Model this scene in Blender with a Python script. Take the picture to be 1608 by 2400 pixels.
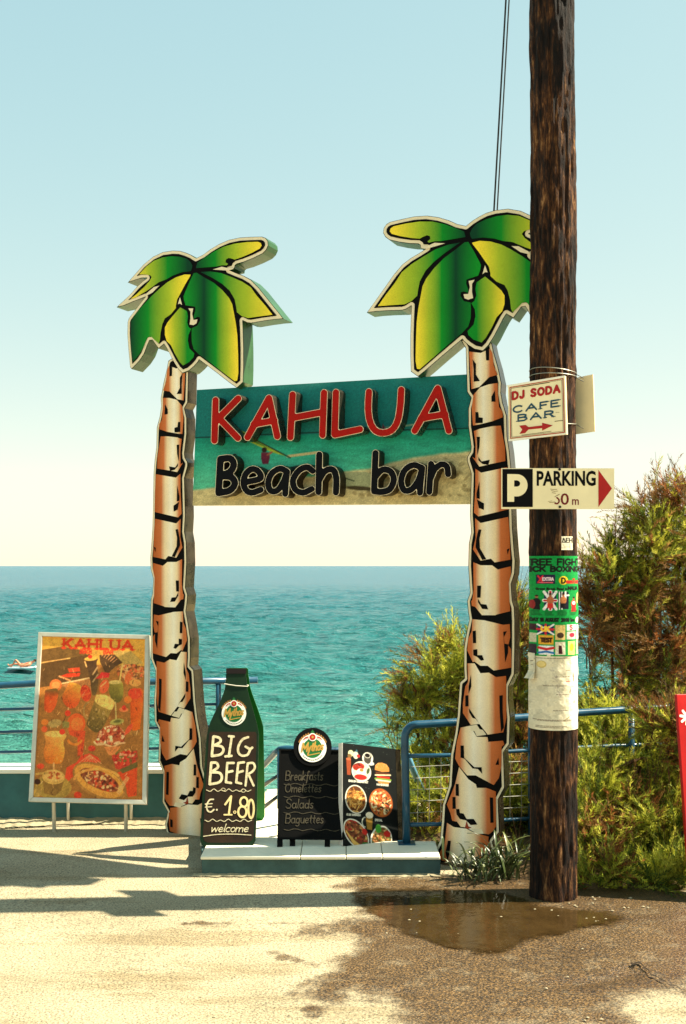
import bpy, bmesh, math, random
import numpy as np
from mathutils import Vector, Matrix
from mathutils.geometry import tessellate_polygon
random.seed(7); RNG = np.random.default_rng(7)
for o in list(bpy.data.objects): bpy.data.objects.remove(o)
sc = bpy.context.scene
COL = sc.collection
rad = math.radians

# ------------------------------------------------------------------ camera, world, sun, exposure
F, EYE, CX, HY = 2600.0, 1.75, 804.0, 1326.0        # photo-pixel focal length, eye height, centre column, horizon row
cam = bpy.data.cameras.new('camera'); camo = bpy.data.objects.new('camera', cam); COL.objects.link(camo)
camo.location = (0, 0, EYE); camo.rotation_euler = (rad(90), 0, 0)
cam.sensor_fit = 'VERTICAL'; cam.sensor_height = 36; cam.sensor_width = 24.12
cam.lens = 36 * F / 2400; cam.shift_y = 126 / 2400
cam.clip_start = .05; cam.clip_end = 60000
sc.camera = camo
SUN_EL, SUN_AZ = rad(50), rad(86)                    # azimuth clockwise from +Y (the view direction)
sdir = Vector((math.sin(SUN_AZ) * math.cos(SUN_EL), math.cos(SUN_AZ) * math.cos(SUN_EL), math.sin(SUN_EL)))
w = bpy.data.worlds.new('World'); sc.world = w; w.use_nodes = True
nt = w.node_tree; bg = nt.nodes['Background']
sky = nt.nodes.new('ShaderNodeTexSky'); sky.sky_type = 'NISHITA'; sky.sun_disc = False
sky.sun_elevation = SUN_EL; sky.sun_rotation = SUN_AZ; sky.altitude = 0
sky.air_density = 1.0; sky.dust_density = .3; sky.ozone_density = 1.0
tint = nt.nodes.new('ShaderNodeMix'); tint.data_type = 'RGBA'; tint.blend_type = 'MULTIPLY'; tint.inputs[0].default_value = 1
tint.inputs[7].default_value = (1.90, 2.60, 2.66, 1)
sep = nt.nodes.new('ShaderNodeSeparateColor'); cmb = nt.nodes.new('ShaderNodeCombineColor'); nt.links.new(sky.outputs[0], sep.inputs[0])
for i_, pw in enumerate((.62, .38, .26)):              # film-like response of the whole sky, channel by channel
    k_ = nt.nodes.new('ShaderNodeMath'); k_.operation = 'POWER'; k_.inputs[1].default_value = pw; nt.links.new(sep.outputs[i_], k_.inputs[0]); nt.links.new(k_.outputs[0], cmb.inputs[i_])
nt.links.new(cmb.outputs[0], tint.inputs[6]); nt.links.new(tint.outputs[2], bg.inputs[0])
bg.inputs[1].default_value = .074
sl = bpy.data.lights.new('sun', 'SUN'); sl.energy = 5.0; sl.angle = rad(.53); sl.color = (1, .90, .70)
so = bpy.data.objects.new('sun', sl); COL.objects.link(so); so.location = (20, 0, 30)
so.rotation_euler = sdir.to_track_quat('Z', 'Y').to_euler()
sc.render.engine = 'CYCLES'
vs = sc.view_settings; vs.view_transform = 'Standard'; vs.look = 'None'; vs.gamma = 1; vs.exposure = 1.5; vs.use_curve_mapping = False

# ------------------------------------------------------------------ helpers
def P(x, y, Y):
    return Vector(((x - CX) / F * Y, Y, EYE - (y - HY) / F * Y))
def G(x, y, z=0.0):                                   # photo pixel -> point on the level plane z
    return P(x, y, F * (EYE - z) / (y - HY))
def lin(c):
    c = c / 255.0
    return c / 12.92 if c <= .04045 else ((c + .055) / 1.055) ** 2.4
def rgb(r, g, b, k=1.0):
    return (lin(r) * k, lin(g) * k, lin(b) * k, 1)
def tag(o, label=None, cat=None, group=None, kind=None):
    if label: o['label'] = label
    if cat: o['category'] = cat
    if group: o['group'] = group
    if kind: o['kind'] = kind
    return o
def empty(name, loc=(0, 0, 0), parent=None):
    o = bpy.data.objects.new(name, None); COL.objects.link(o); o.location = loc; o.empty_display_size = .1
    if parent: o.parent = parent
    return o
def adopt(o, parent):                                 # vertices are in world space: keep them there under a moved parent
    o.parent = parent
    o.matrix_parent_inverse = Matrix.Translation(parent.location).inverted() if parent.rotation_euler.z == 0 else (Matrix.Translation(parent.location) @ parent.rotation_euler.to_matrix().to_4x4()).inverted()
    return o
class MB:
    def __init__(s): s.v = []; s.f = []; s.m = []
    def add(s, vs, fs, m=0):
        b = len(s.v); s.v += [tuple(q) for q in vs]; s.f += [tuple(i + b for i in f) for f in fs]; s.m += [m] * len(fs)
    def box(s, a, b, m=0):
        x0, y0, z0 = a; x1, y1, z1 = b
        s.add([(x0,y0,z0),(x1,y0,z0),(x1,y1,z0),(x0,y1,z0),(x0,y0,z1),(x1,y0,z1),(x1,y1,z1),(x0,y1,z1)],
              [(0,3,2,1),(4,5,6,7),(0,1,5,4),(1,2,6,5),(2,3,7,6),(3,0,4,7)], m)
    def hexa(s, c8, m=0):                             # 4 front corners then 4 back corners
        s.add(c8, [(0,1,2,3),(7,6,5,4),(0,4,5,1),(1,5,6,2),(2,6,7,3),(3,7,4,0)], m)
    def slab(s, c4, d, m=0):                          # quad thickened along vector d
        d = Vector(d); c = [Vector(q) for q in c4]; s.hexa(c + [q + d for q in c], m)
    def tube(s, pts, r, n=8, m=0, cap=True):
        pts = [Vector(p) for p in pts]; k = len(pts); rs = r if hasattr(r, '__len__') else [r] * k
        base = len(s.v); up = None
        for i, p in enumerate(pts):
            t = (pts[min(i+1, k-1)] - pts[max(i-1, 0)]).normalized()
            if up is None: up = t.orthogonal().normalized()
            a = (up - t * up.dot(t)); a = a.normalized() if a.length > 1e-6 else t.orthogonal().normalized()
            up = a; b = t.cross(a)
            for j in range(n):
                th = 2 * math.pi * j / n
                s.v.append(tuple(p + (a * math.cos(th) + b * math.sin(th)) * rs[i]))
        for i in range(k - 1):
            for j in range(n):
                q = base + i * n; s.f.append((q + j, q + (j+1) % n, q + n + (j+1) % n, q + n + j)); s.m.append(m)
        if cap:
            s.f.append(tuple(base + j for j in reversed(range(n)))); s.m.append(m)
            s.f.append(tuple(base + (k-1) * n + j for j in range(n))); s.m.append(m)
    def build(s, name, mats, parent=None, smooth=False, keep=True):
        me = bpy.data.meshes.new(name); me.from_pydata(s.v, [], s.f)
        for m in (mats if isinstance(mats, (list, tuple)) else [mats]): me.materials.append(m)
        me.polygons.foreach_set('material_index', s.m)
        if smooth: me.polygons.foreach_set('use_smooth', [True] * len(s.f))
        me.update(); o = bpy.data.objects.new(name, me); COL.objects.link(o)
        if parent is not None:
            if keep: adopt(o, parent)
            else: o.parent = parent
        return o
def bevel(o, wd=.006, seg=2):
    md = o.modifiers.new('bevel', 'BEVEL'); md.width = wd; md.segments = seg; md.limit_method = 'ANGLE'; md.angle_limit = rad(40)
    return o
def fast_mesh(name, verts, tris, mat, cols=None, parent=None, smooth=False):
    me = bpy.data.meshes.new(name); nv, nf, k = len(verts), len(tris), tris.shape[1]
    me.vertices.add(nv); me.vertices.foreach_set('co', np.ascontiguousarray(verts, dtype=np.float32).ravel())
    me.loops.add(nf * k); me.loops.foreach_set('vertex_index', np.ascontiguousarray(tris, dtype=np.int32).ravel())
    me.polygons.add(nf); me.polygons.foreach_set('loop_start', np.arange(0, nf * k, k, dtype=np.int32))
    me.polygons.foreach_set('loop_total', np.full(nf, k, dtype=np.int32))
    if smooth: me.polygons.foreach_set('use_smooth', np.ones(nf, dtype=bool))
    if cols is not None:
        a = me.color_attributes.new('Col', 'FLOAT_COLOR', 'POINT')
        c = np.ones((nv, 4), dtype=np.float32); c[:, :3] = cols; a.data.foreach_set('color', c.ravel())
    me.update(calc_edges=True); me.validate(); me.materials.append(mat)
    o = bpy.data.objects.new(name, me); COL.objects.link(o)
    if parent is not None: adopt(o, parent)
    return o

# ------------------------------------------------------------------ materials
def new_mat(name):
    m = bpy.data.materials.new(name); m.use_nodes = True
    return m, m.node_tree, m.node_tree.nodes['Principled BSDF']
def nod(t, kind, **kw):
    n = t.nodes.new(kind)
    for k, v in kw.items():
        if k.startswith('i_'): n.inputs[k[2:].replace('_', ' ')].default_value = v
        else: setattr(n, k, v)
    return n
def noise(t, scale, detail=4, rough=.6, vec=None, dim='3D'):
    n = nod(t, 'ShaderNodeTexNoise'); n.inputs['Scale'].default_value = scale; n.inputs['Detail'].default_value = detail
    n.inputs['Roughness'].default_value = rough
    if vec: t.links.new(vec, n.inputs['Vector'])
    return n
def ramp(t, src, stops, interp='LINEAR'):
    r = nod(t, 'ShaderNodeValToRGB'); r.color_ramp.interpolation = interp
    el = r.color_ramp.elements
    while len(el) < len(stops): el.new(.5)
    for e, (p, c) in zip(el, stops): e.position = p; e.color = c if len(c) == 4 else (*c, 1)
    t.links.new(src, r.inputs[0]); return r
def mixc(t, fac, a, b, mode='MIX'):
    m = nod(t, 'ShaderNodeMix', data_type='RGBA', blend_type=mode)
    for i, v in ((0, fac), (6, a), (7, b)):
        if hasattr(v, 'is_linked'): t.links.new(v, m.inputs[i])
        else: m.inputs[i].default_value = v
    return m.outputs[2]
def bump(t, src, b, strength=.3, dist=.01, prev=None):
    n = nod(t, 'ShaderNodeBump'); n.inputs['Strength'].default_value = strength; n.inputs['Distance'].default_value = dist
    t.links.new(src, n.inputs['Height'])
    if prev is not None: t.links.new(prev.outputs[0], n.inputs['Normal'])
    t.links.new(n.outputs[0], b.inputs['Normal']); return n
def plain(name, col, rough=.55, metal=0.0, var=.15, scale=14, spec=.22, bmp=.05, coat=0.0):
    """a paint or plastic with faint blotches, fine grain and uneven gloss"""
    m, t, b = new_mat(name); tc = nod(t, 'ShaderNodeTexCoord')
    n = noise(t, scale, 5, .65, tc.outputs['Object'])
    lo = tuple(c * (1 - var) for c in col[:3]) + (1,); hi = tuple(min(1, c * (1 + var)) for c in col[:3]) + (1,)
    r = ramp(t, n.outputs['Fac'], [(.3, lo), (.7, hi)]); t.links.new(r.outputs[0], b.inputs['Base Color'])
    rr = ramp(t, n.outputs['Fac'], [(.3, (rough * .8,) * 3), (.7, (min(1, rough * 1.2),) * 3)]); t.links.new(rr.outputs[0], b.inputs['Roughness'])
    b.inputs['Metallic'].default_value = metal; b.inputs['Specular IOR Level'].default_value = spec
    b.inputs['Coat Weight'].default_value = coat; b.inputs['Coat Roughness'].default_value = .15
    if bmp:
        n2 = noise(t, scale * 8, 3, .6, tc.outputs['Object']); bump(t, n2.outputs['Fac'], b, bmp, .004)
    return m
def printed(name, rough=.6, spec=.15, bmp=0.0):
    m, t, b = new_mat(name); a = nod(t, 'ShaderNodeVertexColor', layer_name='Col')
    t.links.new(a.outputs[0], b.inputs['Base Color']); b.inputs['Roughness'].default_value = rough; b.inputs['Specular IOR Level'].default_value = spec
    if bmp:
        tc = nod(t, 'ShaderNodeTexCoord'); n = noise(t, 9, 4, .6, tc.outputs['Object']); bump(t, n.outputs['Fac'], b, bmp, .03)
    return m
def gradient(name, stops, rough=.6):
    """sheet print whose colour runs across the piece (its own width)"""
    m, t, b = new_mat(name); tc = nod(t, 'ShaderNodeTexCoord'); sp = nod(t, 'ShaderNodeSeparateXYZ')
    t.links.new(tc.outputs['Generated'], sp.inputs[0])
    r = ramp(t, sp.outputs[0], stops); n = noise(t, 260, 2, .5, tc.outputs['Object'])
    n2 = noise(t, 5, 4, .6, tc.outputs['Object'])
    g = ramp(t, n.outputs['Fac'], [(.3, (.86,) * 3), (.7, (1.1,) * 3)]); g2 = ramp(t, n2.outputs['Fac'], [(.3, (.9,) * 3), (.7, (1.06,) * 3)])
    c = mixc(t, 1.0, r.outputs[0], g.outputs[0], 'MULTIPLY'); c = mixc(t, 1.0, c, g2.outputs[0], 'MULTIPLY')
    t.links.new(c, b.inputs['Base Color']); b.inputs['Roughness'].default_value = rough; b.inputs['Specular IOR Level'].default_value = .12
    return m
M = {}
M['cream'] = plain('cream_vinyl', rgb(232, 218, 184), .55, var=.06)
M['black'] = plain('black_vinyl', (.003, .003, .003, 1), .6, spec=.06, var=.3)
M['sheet'] = plain('brushed_sheet_metal', rgb(84, 74, 56), .28, metal=.92, var=.6, scale=6, bmp=.25)
M['crown_side'] = plain('green_enamel_edge', rgb(46, 82, 48), .3, var=.25, scale=8)
M['red_face'] = plain('red_acrylic', rgb(164, 20, 12), .6, var=.12, spec=.1)
M['navy_face'] = plain('navy_black_acrylic', rgb(10, 11, 16), .6, var=.2, spec=.08)
M['letter_side'] = plain('letter_return_chrome', rgb(96, 88, 74), .25, metal=.8, var=.4, scale=10)
M['letter_side2'] = plain('letter_return_bronze', rgb(46, 34, 22), .4, metal=.3, var=.4, scale=10)
M['trim'] = plain('letter_trim', rgb(245, 228, 190), .4, var=.05)
M['print'] = printed('printed_sheet')
M['paper'] = printed('pasted_paper', .7, .15, .25)
M['blue'] = plain('blue_gloss_paint', rgb(30, 74, 98), .32, var=.25, scale=9, coat=.3)
M['darkblue'] = plain('dark_blue_gloss_paint', rgb(16, 36, 50), .35, var=.3, scale=9, coat=.3)
M['alu'] = plain('aluminium_frame', rgb(205, 198, 178), .4, metal=.35, var=.1, scale=20)
M['galv'] = plain('galvanised_wire', rgb(150, 150, 140), .45, metal=.7, var=.2)
M['white'] = plain('white_paint', rgb(240, 234, 216), .5, var=.06, scale=6)
M['sign_cream'] = plain('sign_enamel', rgb(240, 226, 184), .55, var=.07, scale=7)
M['sign_red'] = plain('sign_red', rgb(168, 26, 24), .45, var=.12)
M['sign_blue'] = plain('sign_blue', rgb(30, 72, 92), .45, var=.12)
M['sign_black'] = plain('sign_black', rgb(9, 9, 11), .6, var=.2, spec=.08)
M['bottle_green'] = plain('bottle_green_paint', rgb(9, 36, 11), .5, var=.35, scale=9)
M['bottle_rear'] = plain('rear_board_green_paint', rgb(8, 92, 24), .4, var=.15, scale=5)
M['chalk_brown'] = plain('brown_chalk_panel', rgb(46, 31, 18), .75, var=.4, scale=16, bmp=.2)
M['chalk'] = plain('chalk_paint', rgb(226, 208, 166), .85, var=.35, scale=60)
M['chalk_orange'] = plain('orange_chalk_paint', rgb(255, 216, 150), .85, var=.2, scale=60)
M['chalk_dim'] = plain('rubbed_chalk', rgb(66, 60, 46), .9, var=.6, scale=70)
M['board_black'] = plain('blackboard', rgb(9, 9, 8), .7, var=.3, scale=10, spec=.08)
M['red_board'] = plain('red_sign_board', rgb(176, 26, 22), .35, var=.1, scale=4)
M['cable'] = plain('black_cable', rgb(35, 32, 28), .5, spec=.3)
M['rope'] = plain('white_cord', rgb(220, 214, 196), .8)

# ------------------------------------------------------------------ 2-D shape tools (signed distances, contours)
def seg_dist(X, Y, a, b):
    ax, ay = a; bx, by = b; dx, dy = bx - ax, by - ay; L = dx * dx + dy * dy
    t = np.clip(((X - ax) * dx + (Y - ay) * dy) / (L if L > 0 else 1), 0, 1)
    return np.hypot(X - ax - t * dx, Y - ay - t * dy)
def poly_sdf(X, Y, pts):
    d = np.full(X.shape, 1e9); ins = np.zeros(X.shape, bool); n = len(pts)
    for i in range(n):
        a, b = pts[i], pts[(i+1) % n]; d = np.minimum(d, seg_dist(X, Y, a, b))
        c = (a[1] > Y) != (b[1] > Y)
        if abs(b[1] - a[1]) > 1e-12:
            ins ^= c & (X < (b[0] - a[0]) * (Y - a[1]) / (b[1] - a[1]) + a[0])
    return np.where(ins, -d, d)
def simplify(loop, eps):
    if len(loop) < 8: return loop
    def dp(p):
        if len(p) < 3: return p
        a, b = p[0], p[-1]; q = np.array(p[1:-1]); d = seg_dist(q[:, 0], q[:, 1], a, b); k = int(d.argmax())
        if d[k] < eps: return [a, b]
        return dp(p[:k+2])[:-1] + dp(p[k+1:])
    h = len(loop) // 2
    return dp(loop[:h+1])[:-1] + dp(loop[h:] + [loop[0]])[:-1]
def contour(D, xs, ys):
    """closed loops of D == 0 (marching squares)"""
    nxt = {}
    def ex(i, j, hor):
        if hor: a, b = D[j, i], D[j, i+1]; t = a / (a - b); return (xs[i] + t * (xs[i+1] - xs[i]), ys[j])
        a, b = D[j, i], D[j+1, i]; t = a / (a - b); return (xs[i], ys[j] + t * (ys[j+1] - ys[j]))
    N = D < 0
    code = N[:-1, :-1] * 1 + N[:-1, 1:] * 2 + N[1:, 1:] * 4 + N[1:, :-1] * 8
    T = {1:[(3,0)],2:[(0,1)],3:[(3,1)],4:[(1,2)],5:[(3,0),(1,2)],6:[(0,2)],7:[(3,2)],8:[(2,3)],9:[(2,0)],10:[(0,1),(2,3)],11:[(2,1)],12:[(1,3)],13:[(1,0)],14:[(0,3)]}
    pos = {}
    for j, i in zip(*np.nonzero((code > 0) & (code < 15))):
        for a, b in T[int(code[j, i])]:
            ks = []
            for e in (a, b):
                k = ((i, j, 1), (i+1, j, 0), (i, j+1, 1), (i, j, 0))[e]
                if k not in pos: pos[k] = ex(k[0], k[1], k[2])
                ks.append(k)
            nxt[ks[0]] = ks[1]
    loops = []
    while nxt:
        k0 = next(iter(nxt)); k = k0; lp = []
        while k in nxt:
            lp.append(pos[k]); k = nxt.pop(k)
        if len(lp) > 2: loops.append(lp)
    return loops
def shape_loops(sdf, box, step, eps=None):
    x0, y0, x1, y1 = box
    xs = np.arange(x0 - 2 * step, x1 + 2.5 * step, step); ys = np.arange(y0 - 2 * step, y1 + 2.5 * step, step)
    X, Y = np.meshgrid(xs, ys); D = sdf(X, Y); D = np.where(np.abs(D) < 1e-7, 1e-7, D)
    return [simplify(l, eps or step * .18) for l in contour(D, xs, ys)]
def bbox(pts, pad=0):
    a = np.array(pts); return a[:, 0].min() - pad, a[:, 1].min() - pad, a[:, 0].max() + pad, a[:, 1].max() + pad
def stroke_loops(strokes, grow=0.0, res=5.0):
    pts = [p for s in strokes for p in s[0]]; r = max(s[1] for s in strokes) + grow
    def f(X, Y):
        d = np.full(X.shape, 1e9)
        for ps, rr in strokes:
            if len(ps) == 1: d = np.minimum(d, np.hypot(X - ps[0][0], Y - ps[0][1]) - rr - grow)
            for a, b in zip(ps[:-1], ps[1:]): d = np.minimum(d, seg_dist(X, Y, a, b) - rr - grow)
        return d
    return shape_loops(f, bbox(pts, r), min(s[1] + grow for s in strokes) / res * 2)
def fill(mb, loops, fn, m=0):
    """flat face bounded by loops (holes included); fn maps 2-D to 3-D"""
    lps = [l for l in loops if len(l) > 2]
    def inside(p, l):
        c = False
        for (ax, ay), (bx, by) in zip(l, l[1:] + l[:1]):
            if (ay > p[1]) != (by > p[1]) and p[0] < (bx - ax) * (p[1] - ay) / (by - ay) + ax: c = not c
        return c
    dep = [sum(inside(l[0], o) for o in lps if o is not l) for l in lps] if len(lps) > 1 else [0] * len(lps)
    for l, d in zip(lps, dep):
        if d % 2: continue
        ls = [l] + [h for h, e in zip(lps, dep) if e == d + 1 and inside(h[0], l)]
        tri = tessellate_polygon([[Vector((x, y, 0)) for x, y in k] for k in ls]); mb.add([fn(x, y) for k in ls for x, y in k], [tuple(t) for t in tri], m)
def walls(mb, loops, fa, fb, m=0):
    for l in loops:
        n = len(l); mb.add([fa(*p) for p in l] + [fb(*p) for p in l], [(i, (i+1) % n, n + (i+1) % n, n + i) for i in range(n)], m)
def smooth_line(pts, n=6):
    if len(pts) < 3: return pts
    p = [np.array(q, float) for q in pts]; p = [2*p[0]-p[1]] + p + [2*p[-1]-p[-2]]; out = []
    for i in range(1, len(p) - 2):
        for k in range(n):
            t = k / n; out.append(tuple(.5 * (2*p[i] + (p[i+1]-p[i-1])*t + (2*p[i-1]-5*p[i]+4*p[i+1]-p[i+2])*t*t + (3*p[i]-p[i-1]-3*p[i+1]+p[i+2])*t**3)))
    return out + [tuple(p[-2])]
def arc(cx, cy, rx, ry, a0, a1, n=14):
    return [(cx + rx * math.cos(rad(a0 + (a1 - a0) * i / n)), cy + ry * math.sin(rad(a0 + (a1 - a0) * i / n))) for i in range(n + 1)]

# ------------------------------------------------------------------ a small stroke alphabet (y up, cap height 1) and a sheet painter
def _o(cx, cy, rx, ry, a0=0, a1=360, n=12): return arc(cx, cy, rx, ry, a0, a1, n)
FONT = {
 'A': (.8, [[(0,0),(.4,1),(.8,0)], [(.14,.36),(.66,.36)]]), 'B': (.65, [[(0,0),(0,1),(.4,1),(.58,.88),(.58,.66),(.4,.54),(0,.54)], [(.4,.54),(.62,.42),(.65,.2),(.45,0),(0,0)]]),
 'C': (.7, [_o(.38,.5,.38,.5,45,315)]), 'D': (.7, [[(0,0),(0,1),(.35,1),(.62,.82),(.7,.5),(.62,.18),(.35,0),(0,0)]]),
 'E': (.58, [[(.58,1),(0,1),(0,0),(.58,0)], [(0,.53),(.48,.53)]]), 'F': (.55, [[(.55,1),(0,1),(0,0)], [(0,.52),(.45,.52)]]),
 'G': (.75, [_o(.38,.5,.38,.5,45,345), [(.75,.4),(.45,.4)]]), 'H': (.68, [[(0,0),(0,1)], [(.68,0),(.68,1)], [(0,.52),(.68,.52)]]),
 'I': (.08, [[(.04,0),(.04,1)]]), 'J': (.45, [[(.45,1),(.45,.2),(.3,0),(.1,.02),(0,.2)]]), 'K': (.65, [[(0,0),(0,1)], [(.6,1),(0,.42)], [(.2,.58),(.65,0)]]),
 'L': (.52, [[(0,1),(0,0),(.52,0)]]), 'M': (.85, [[(0,0),(0,1),(.42,.3),(.85,1),(.85,0)]]), 'N': (.7, [[(0,0),(0,1),(.7,0),(.7,1)]]),
 'O': (.8, [_o(.4,.5,.4,.5)]), 'P': (.6, [[(0,0),(0,1),(.4,1),(.6,.86),(.6,.62),(.4,.48),(0,.48)]]), 'R': (.65, [[(0,0),(0,1),(.4,1),(.6,.86),(.6,.64),(.4,.5),(0,.5)], [(.35,.5),(.65,0)]]),
 'S': (.6, [[(.58,.86),(.4,1),(.16,1),(.02,.82),(.08,.62),(.5,.42),(.6,.22),(.46,.02),(.2,0),(0,.14)]]), 'T': (.64, [[(0,1),(.64,1)], [(.32,1),(.32,0)]]),
 'U': (.68, [[(0,1),(0,.28),(.14,.04),(.34,0),(.54,.04),(.68,.28),(.68,1)]]), 'V': (.75, [[(0,1),(.37,0),(.75,1)]]), 'W': (1., [[(0,1),(.25,0),(.5,.8),(.75,0),(1,1)]]),
 'X': (.7, [[(0,0),(.7,1)], [(0,1),(.7,0)]]), 'Y': (.7, [[(0,1),(.35,.5),(.7,1)], [(.35,.5),(.35,0)]]), 'Z': (.65, [[(0,1),(.65,1),(0,0),(.65,0)]]),
 '0': (.6, [_o(.3,.5,.3,.5)]), '1': (.3, [[(0,.78),(.25,1),(.25,0)]]), '2': (.6, [[(0,.78),(.1,.96),(.35,1),(.57,.86),(.55,.6),(0,0),(.6,0)]]), '3': (.55, [[(0,.9),(.25,1),(.5,.9),(.5,.65),(.25,.53),(.52,.4),(.55,.15),(.3,0),(0,.1)]]),
 '5': (.55, [[(.52,1),(.06,1),(.02,.55),(.3,.62),(.53,.45),(.53,.18),(.3,0),(0,.1)]]), '8': (.58, [_o(.29,.75,.24,.25), _o(.29,.26,.29,.26)]), ':': (.08, [[(.04,.15),(.04,.2)], [(.04,.6),(.04,.65)]]),
 'a': (.5, [_o(.22,.28,.22,.28), [(.46,.56),(.44,.2),(.54,0)]]), 'b': (.5, [[(.02,1),(0,0)], _o(.25,.27,.24,.27)]), 'c': (.42, [_o(.24,.28,.24,.28,50,310)]), 'd': (.5, [_o(.22,.27,.22,.27), [(.46,1),(.46,0)]]),
 'e': (.45, [[(.02,.26),(.42,.34),(.38,.52),(.22,.57),(.05,.42),(.02,.18),(.18,0),(.42,.1)]]), 'f': (.34, [[(.4,.9),(.26,1),(.16,.85),(.12,0),(.06,-.3)], [(0,.5),(.34,.52)]]), 'g': (.5, [_o(.22,.28,.22,.28), [(.46,.56),(.42,-.25),(.2,-.35),(.02,-.25)]]),
 'h': (.45, [[(.02,1),(0,0)], [(0,.3),(.15,.52),(.35,.5),(.42,.3),(.42,0)]]), 'i': (.1, [[(.05,.55),(.05,0)], [(.06,.78),(.07,.8)]]), 'k': (.42, [[(.02,1),(0,0)], [(.38,.56),(0,.22),(.42,0)]]), 'l': (.12, [[(.1,1),(.04,.1),(.14,0)]]),
 'm': (.75, [[(0,.56),(0,0)], [(0,.35),(.15,.54),(.32,.5),(.35,0)], [(.35,.35),(.52,.54),(.7,.5),(.72,0)]]), 'n': (.45, [[(0,.56),(0,0)], [(0,.32),(.18,.54),(.38,.5),(.44,0)]]), 'o': (.46, [_o(.23,.28,.23,.28)]),
 'p': (.46, [[(0,.56),(-.02,-.35)], _o(.23,.28,.23,.28)]), 'q': (.46, [_o(.22,.28,.22,.28), [(.45,.56),(.44,-.35)]]), 'r': (.34, [[(.02,.56),(0,0)], [(0,.3),(.14,.5),(.34,.54)]]), 's': (.36, [[(.34,.48),(.2,.56),(.04,.46),(.1,.32),(.32,.2),(.3,.04),(.14,0),(0,.08)]]),
 't': (.32, [[(.16,.85),(.13,.1),(.26,0)], [(0,.55),(.32,.57)]]), 'u': (.46, [[(0,.56),(.02,.12),(.18,0),(.38,.1),(.44,.56),(.46,0)]]), 'w': (.66, [[(0,.56),(.1,0),(.33,.5),(.5,0),(.66,.56)]]), 'y': (.45, [[(0,.56),(.2,.05)], [(.44,.56),(.14,-.35)]]),
 ' ': (.4, []), '.': (.06, [[(.03,.02)]]), '-': (.35, [[(0,.45),(.35,.45)]]),
}
FONT['Δ'] = (.75, [[(0,0),(.37,1),(.75,0),(0,0)]])
def text_width(s, gap=.22): return sum(FONT[c][0] for c in s) + gap * (len(s) - 1)
def text(s, x, y, h, r, width=None, skew=0.0, gap=.22, slope=0.0, each=False):
    """strokes for s; (x,y) is the left end of the base line, y down"""
    sx = h if width is None else width / text_width(s, gap); out = []; cx = x
    for c in s:
        wd, st = FONT[c]; gl = []
        for ln in st:
            gl.append(([(cx + px * sx + py * h * skew, y - py * h + (cx + px * sx - x) * slope) for px, py in ln], r))
        if each: out.append(gl)
        else: out += gl
        cx += (wd + gap) * sx
    return out
class Sheet:
    """a painted sheet: colours for a fine grid of vertices, drawn in photo-zoom units"""
    def __init__(s, w, h, win, bg):
        s.w, s.h = w, h; x0, y0, x1, y1 = win; s.px = (x1 - x0) / w
        s.X, s.Y = np.meshgrid(np.linspace(x0, x1, w), np.linspace(y0, y1, h)); s.C = np.zeros((h, w, 3)); s.C[:] = np.array(bg) / 255.
    def put(s, d, col, a=1.0):
        k = np.clip(.5 - d / s.px, 0, 1)[..., None] * a; s.C = s.C * (1 - k) + np.array(col) / 255. * k
    def poly(s, pts, col, a=1.0): s.put(poly_sdf(s.X, s.Y, pts), col, a)
    def ell_d(s, cx, cy, rx, ry, rot=0):
        c, q = math.cos(rad(rot)), math.sin(rad(rot)); u = (s.X - cx) * c + (s.Y - cy) * q; v = -(s.X - cx) * q + (s.Y - cy) * c
        return (np.hypot(u / rx, v / ry) - 1) * min(rx, ry)
    def ell(s, cx, cy, rx, ry, rot=0, col=(0, 0, 0), a=1.0): s.put(s.ell_d(cx, cy, rx, ry, rot), col, a)
    def line(s, pts, r, col, a=1.0):
        d = np.full(s.X.shape, 1e9)
        if len(pts) == 1: d = np.hypot(s.X - pts[0][0], s.Y - pts[0][1])
        for p, q in zip(pts[:-1], pts[1:]): d = np.minimum(d, seg_dist(s.X, s.Y, p, q))
        s.put(d - r, col, a)
    def strokes(s, st, col, a=1.0):
        for pts, r in st: s.line(pts, r, col, a)
    def speck(s, d, cols, n, size, box):
        x0, y0, x1, y1 = box
        for _ in range(n):
            x, y = random.uniform(x0, x1), random.uniform(y0, y1); k = s.ell_d(x, y, size * random.uniform(.5, 1.4), size * random.uniform(.3, .8), random.uniform(0, 180))
            s.put(np.maximum(k, d), random.choice(cols), random.uniform(.6, 1))
    def grain(s, amp, cell=1):
        n = RNG.normal(0, amp, ((s.h + cell - 1) // cell, (s.w + cell - 1) // cell, 1)); n = np.repeat(np.repeat(n, cell, 0), cell, 1)[:s.h, :s.w]
        s.C = np.clip(s.C * (1 + n), 0, 1)
    def build(s, name, fn, mat, parent=None, k=1.0):
        """fn(S,T) -> (h,w,3) positions, S and T in 0..1 (T down)"""
        S, T = np.meshgrid(np.linspace(0, 1, s.w), np.linspace(0, 1, s.h)); V = fn(S, T).reshape(-1, 3)
        c = s.C.reshape(-1, 3); L = np.where(c <= .04045, c / 12.92, ((c + .055) / 1.055) ** 2.4) * k
        i = np.arange(s.w * s.h).reshape(s.h, s.w); q = np.stack([i[1:, :-1], i[1:, 1:], i[:-1, 1:], i[:-1, :-1]], -1).reshape(-1, 4)
        return fast_mesh(name, V, q, mat, L, parent)
def quad_fn(tl, tr, br, bl, off=(0, 0, 0)):
    a, b, c, d = (np.array(q) + np.array(off) for q in (tl, tr, br, bl))
    def f(S, T):
        S = S[..., None]; T = T[..., None]; return (a * (1 - S) + b * S) * (1 - T) + (d * (1 - S) + c * S) * T
    return f

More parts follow.
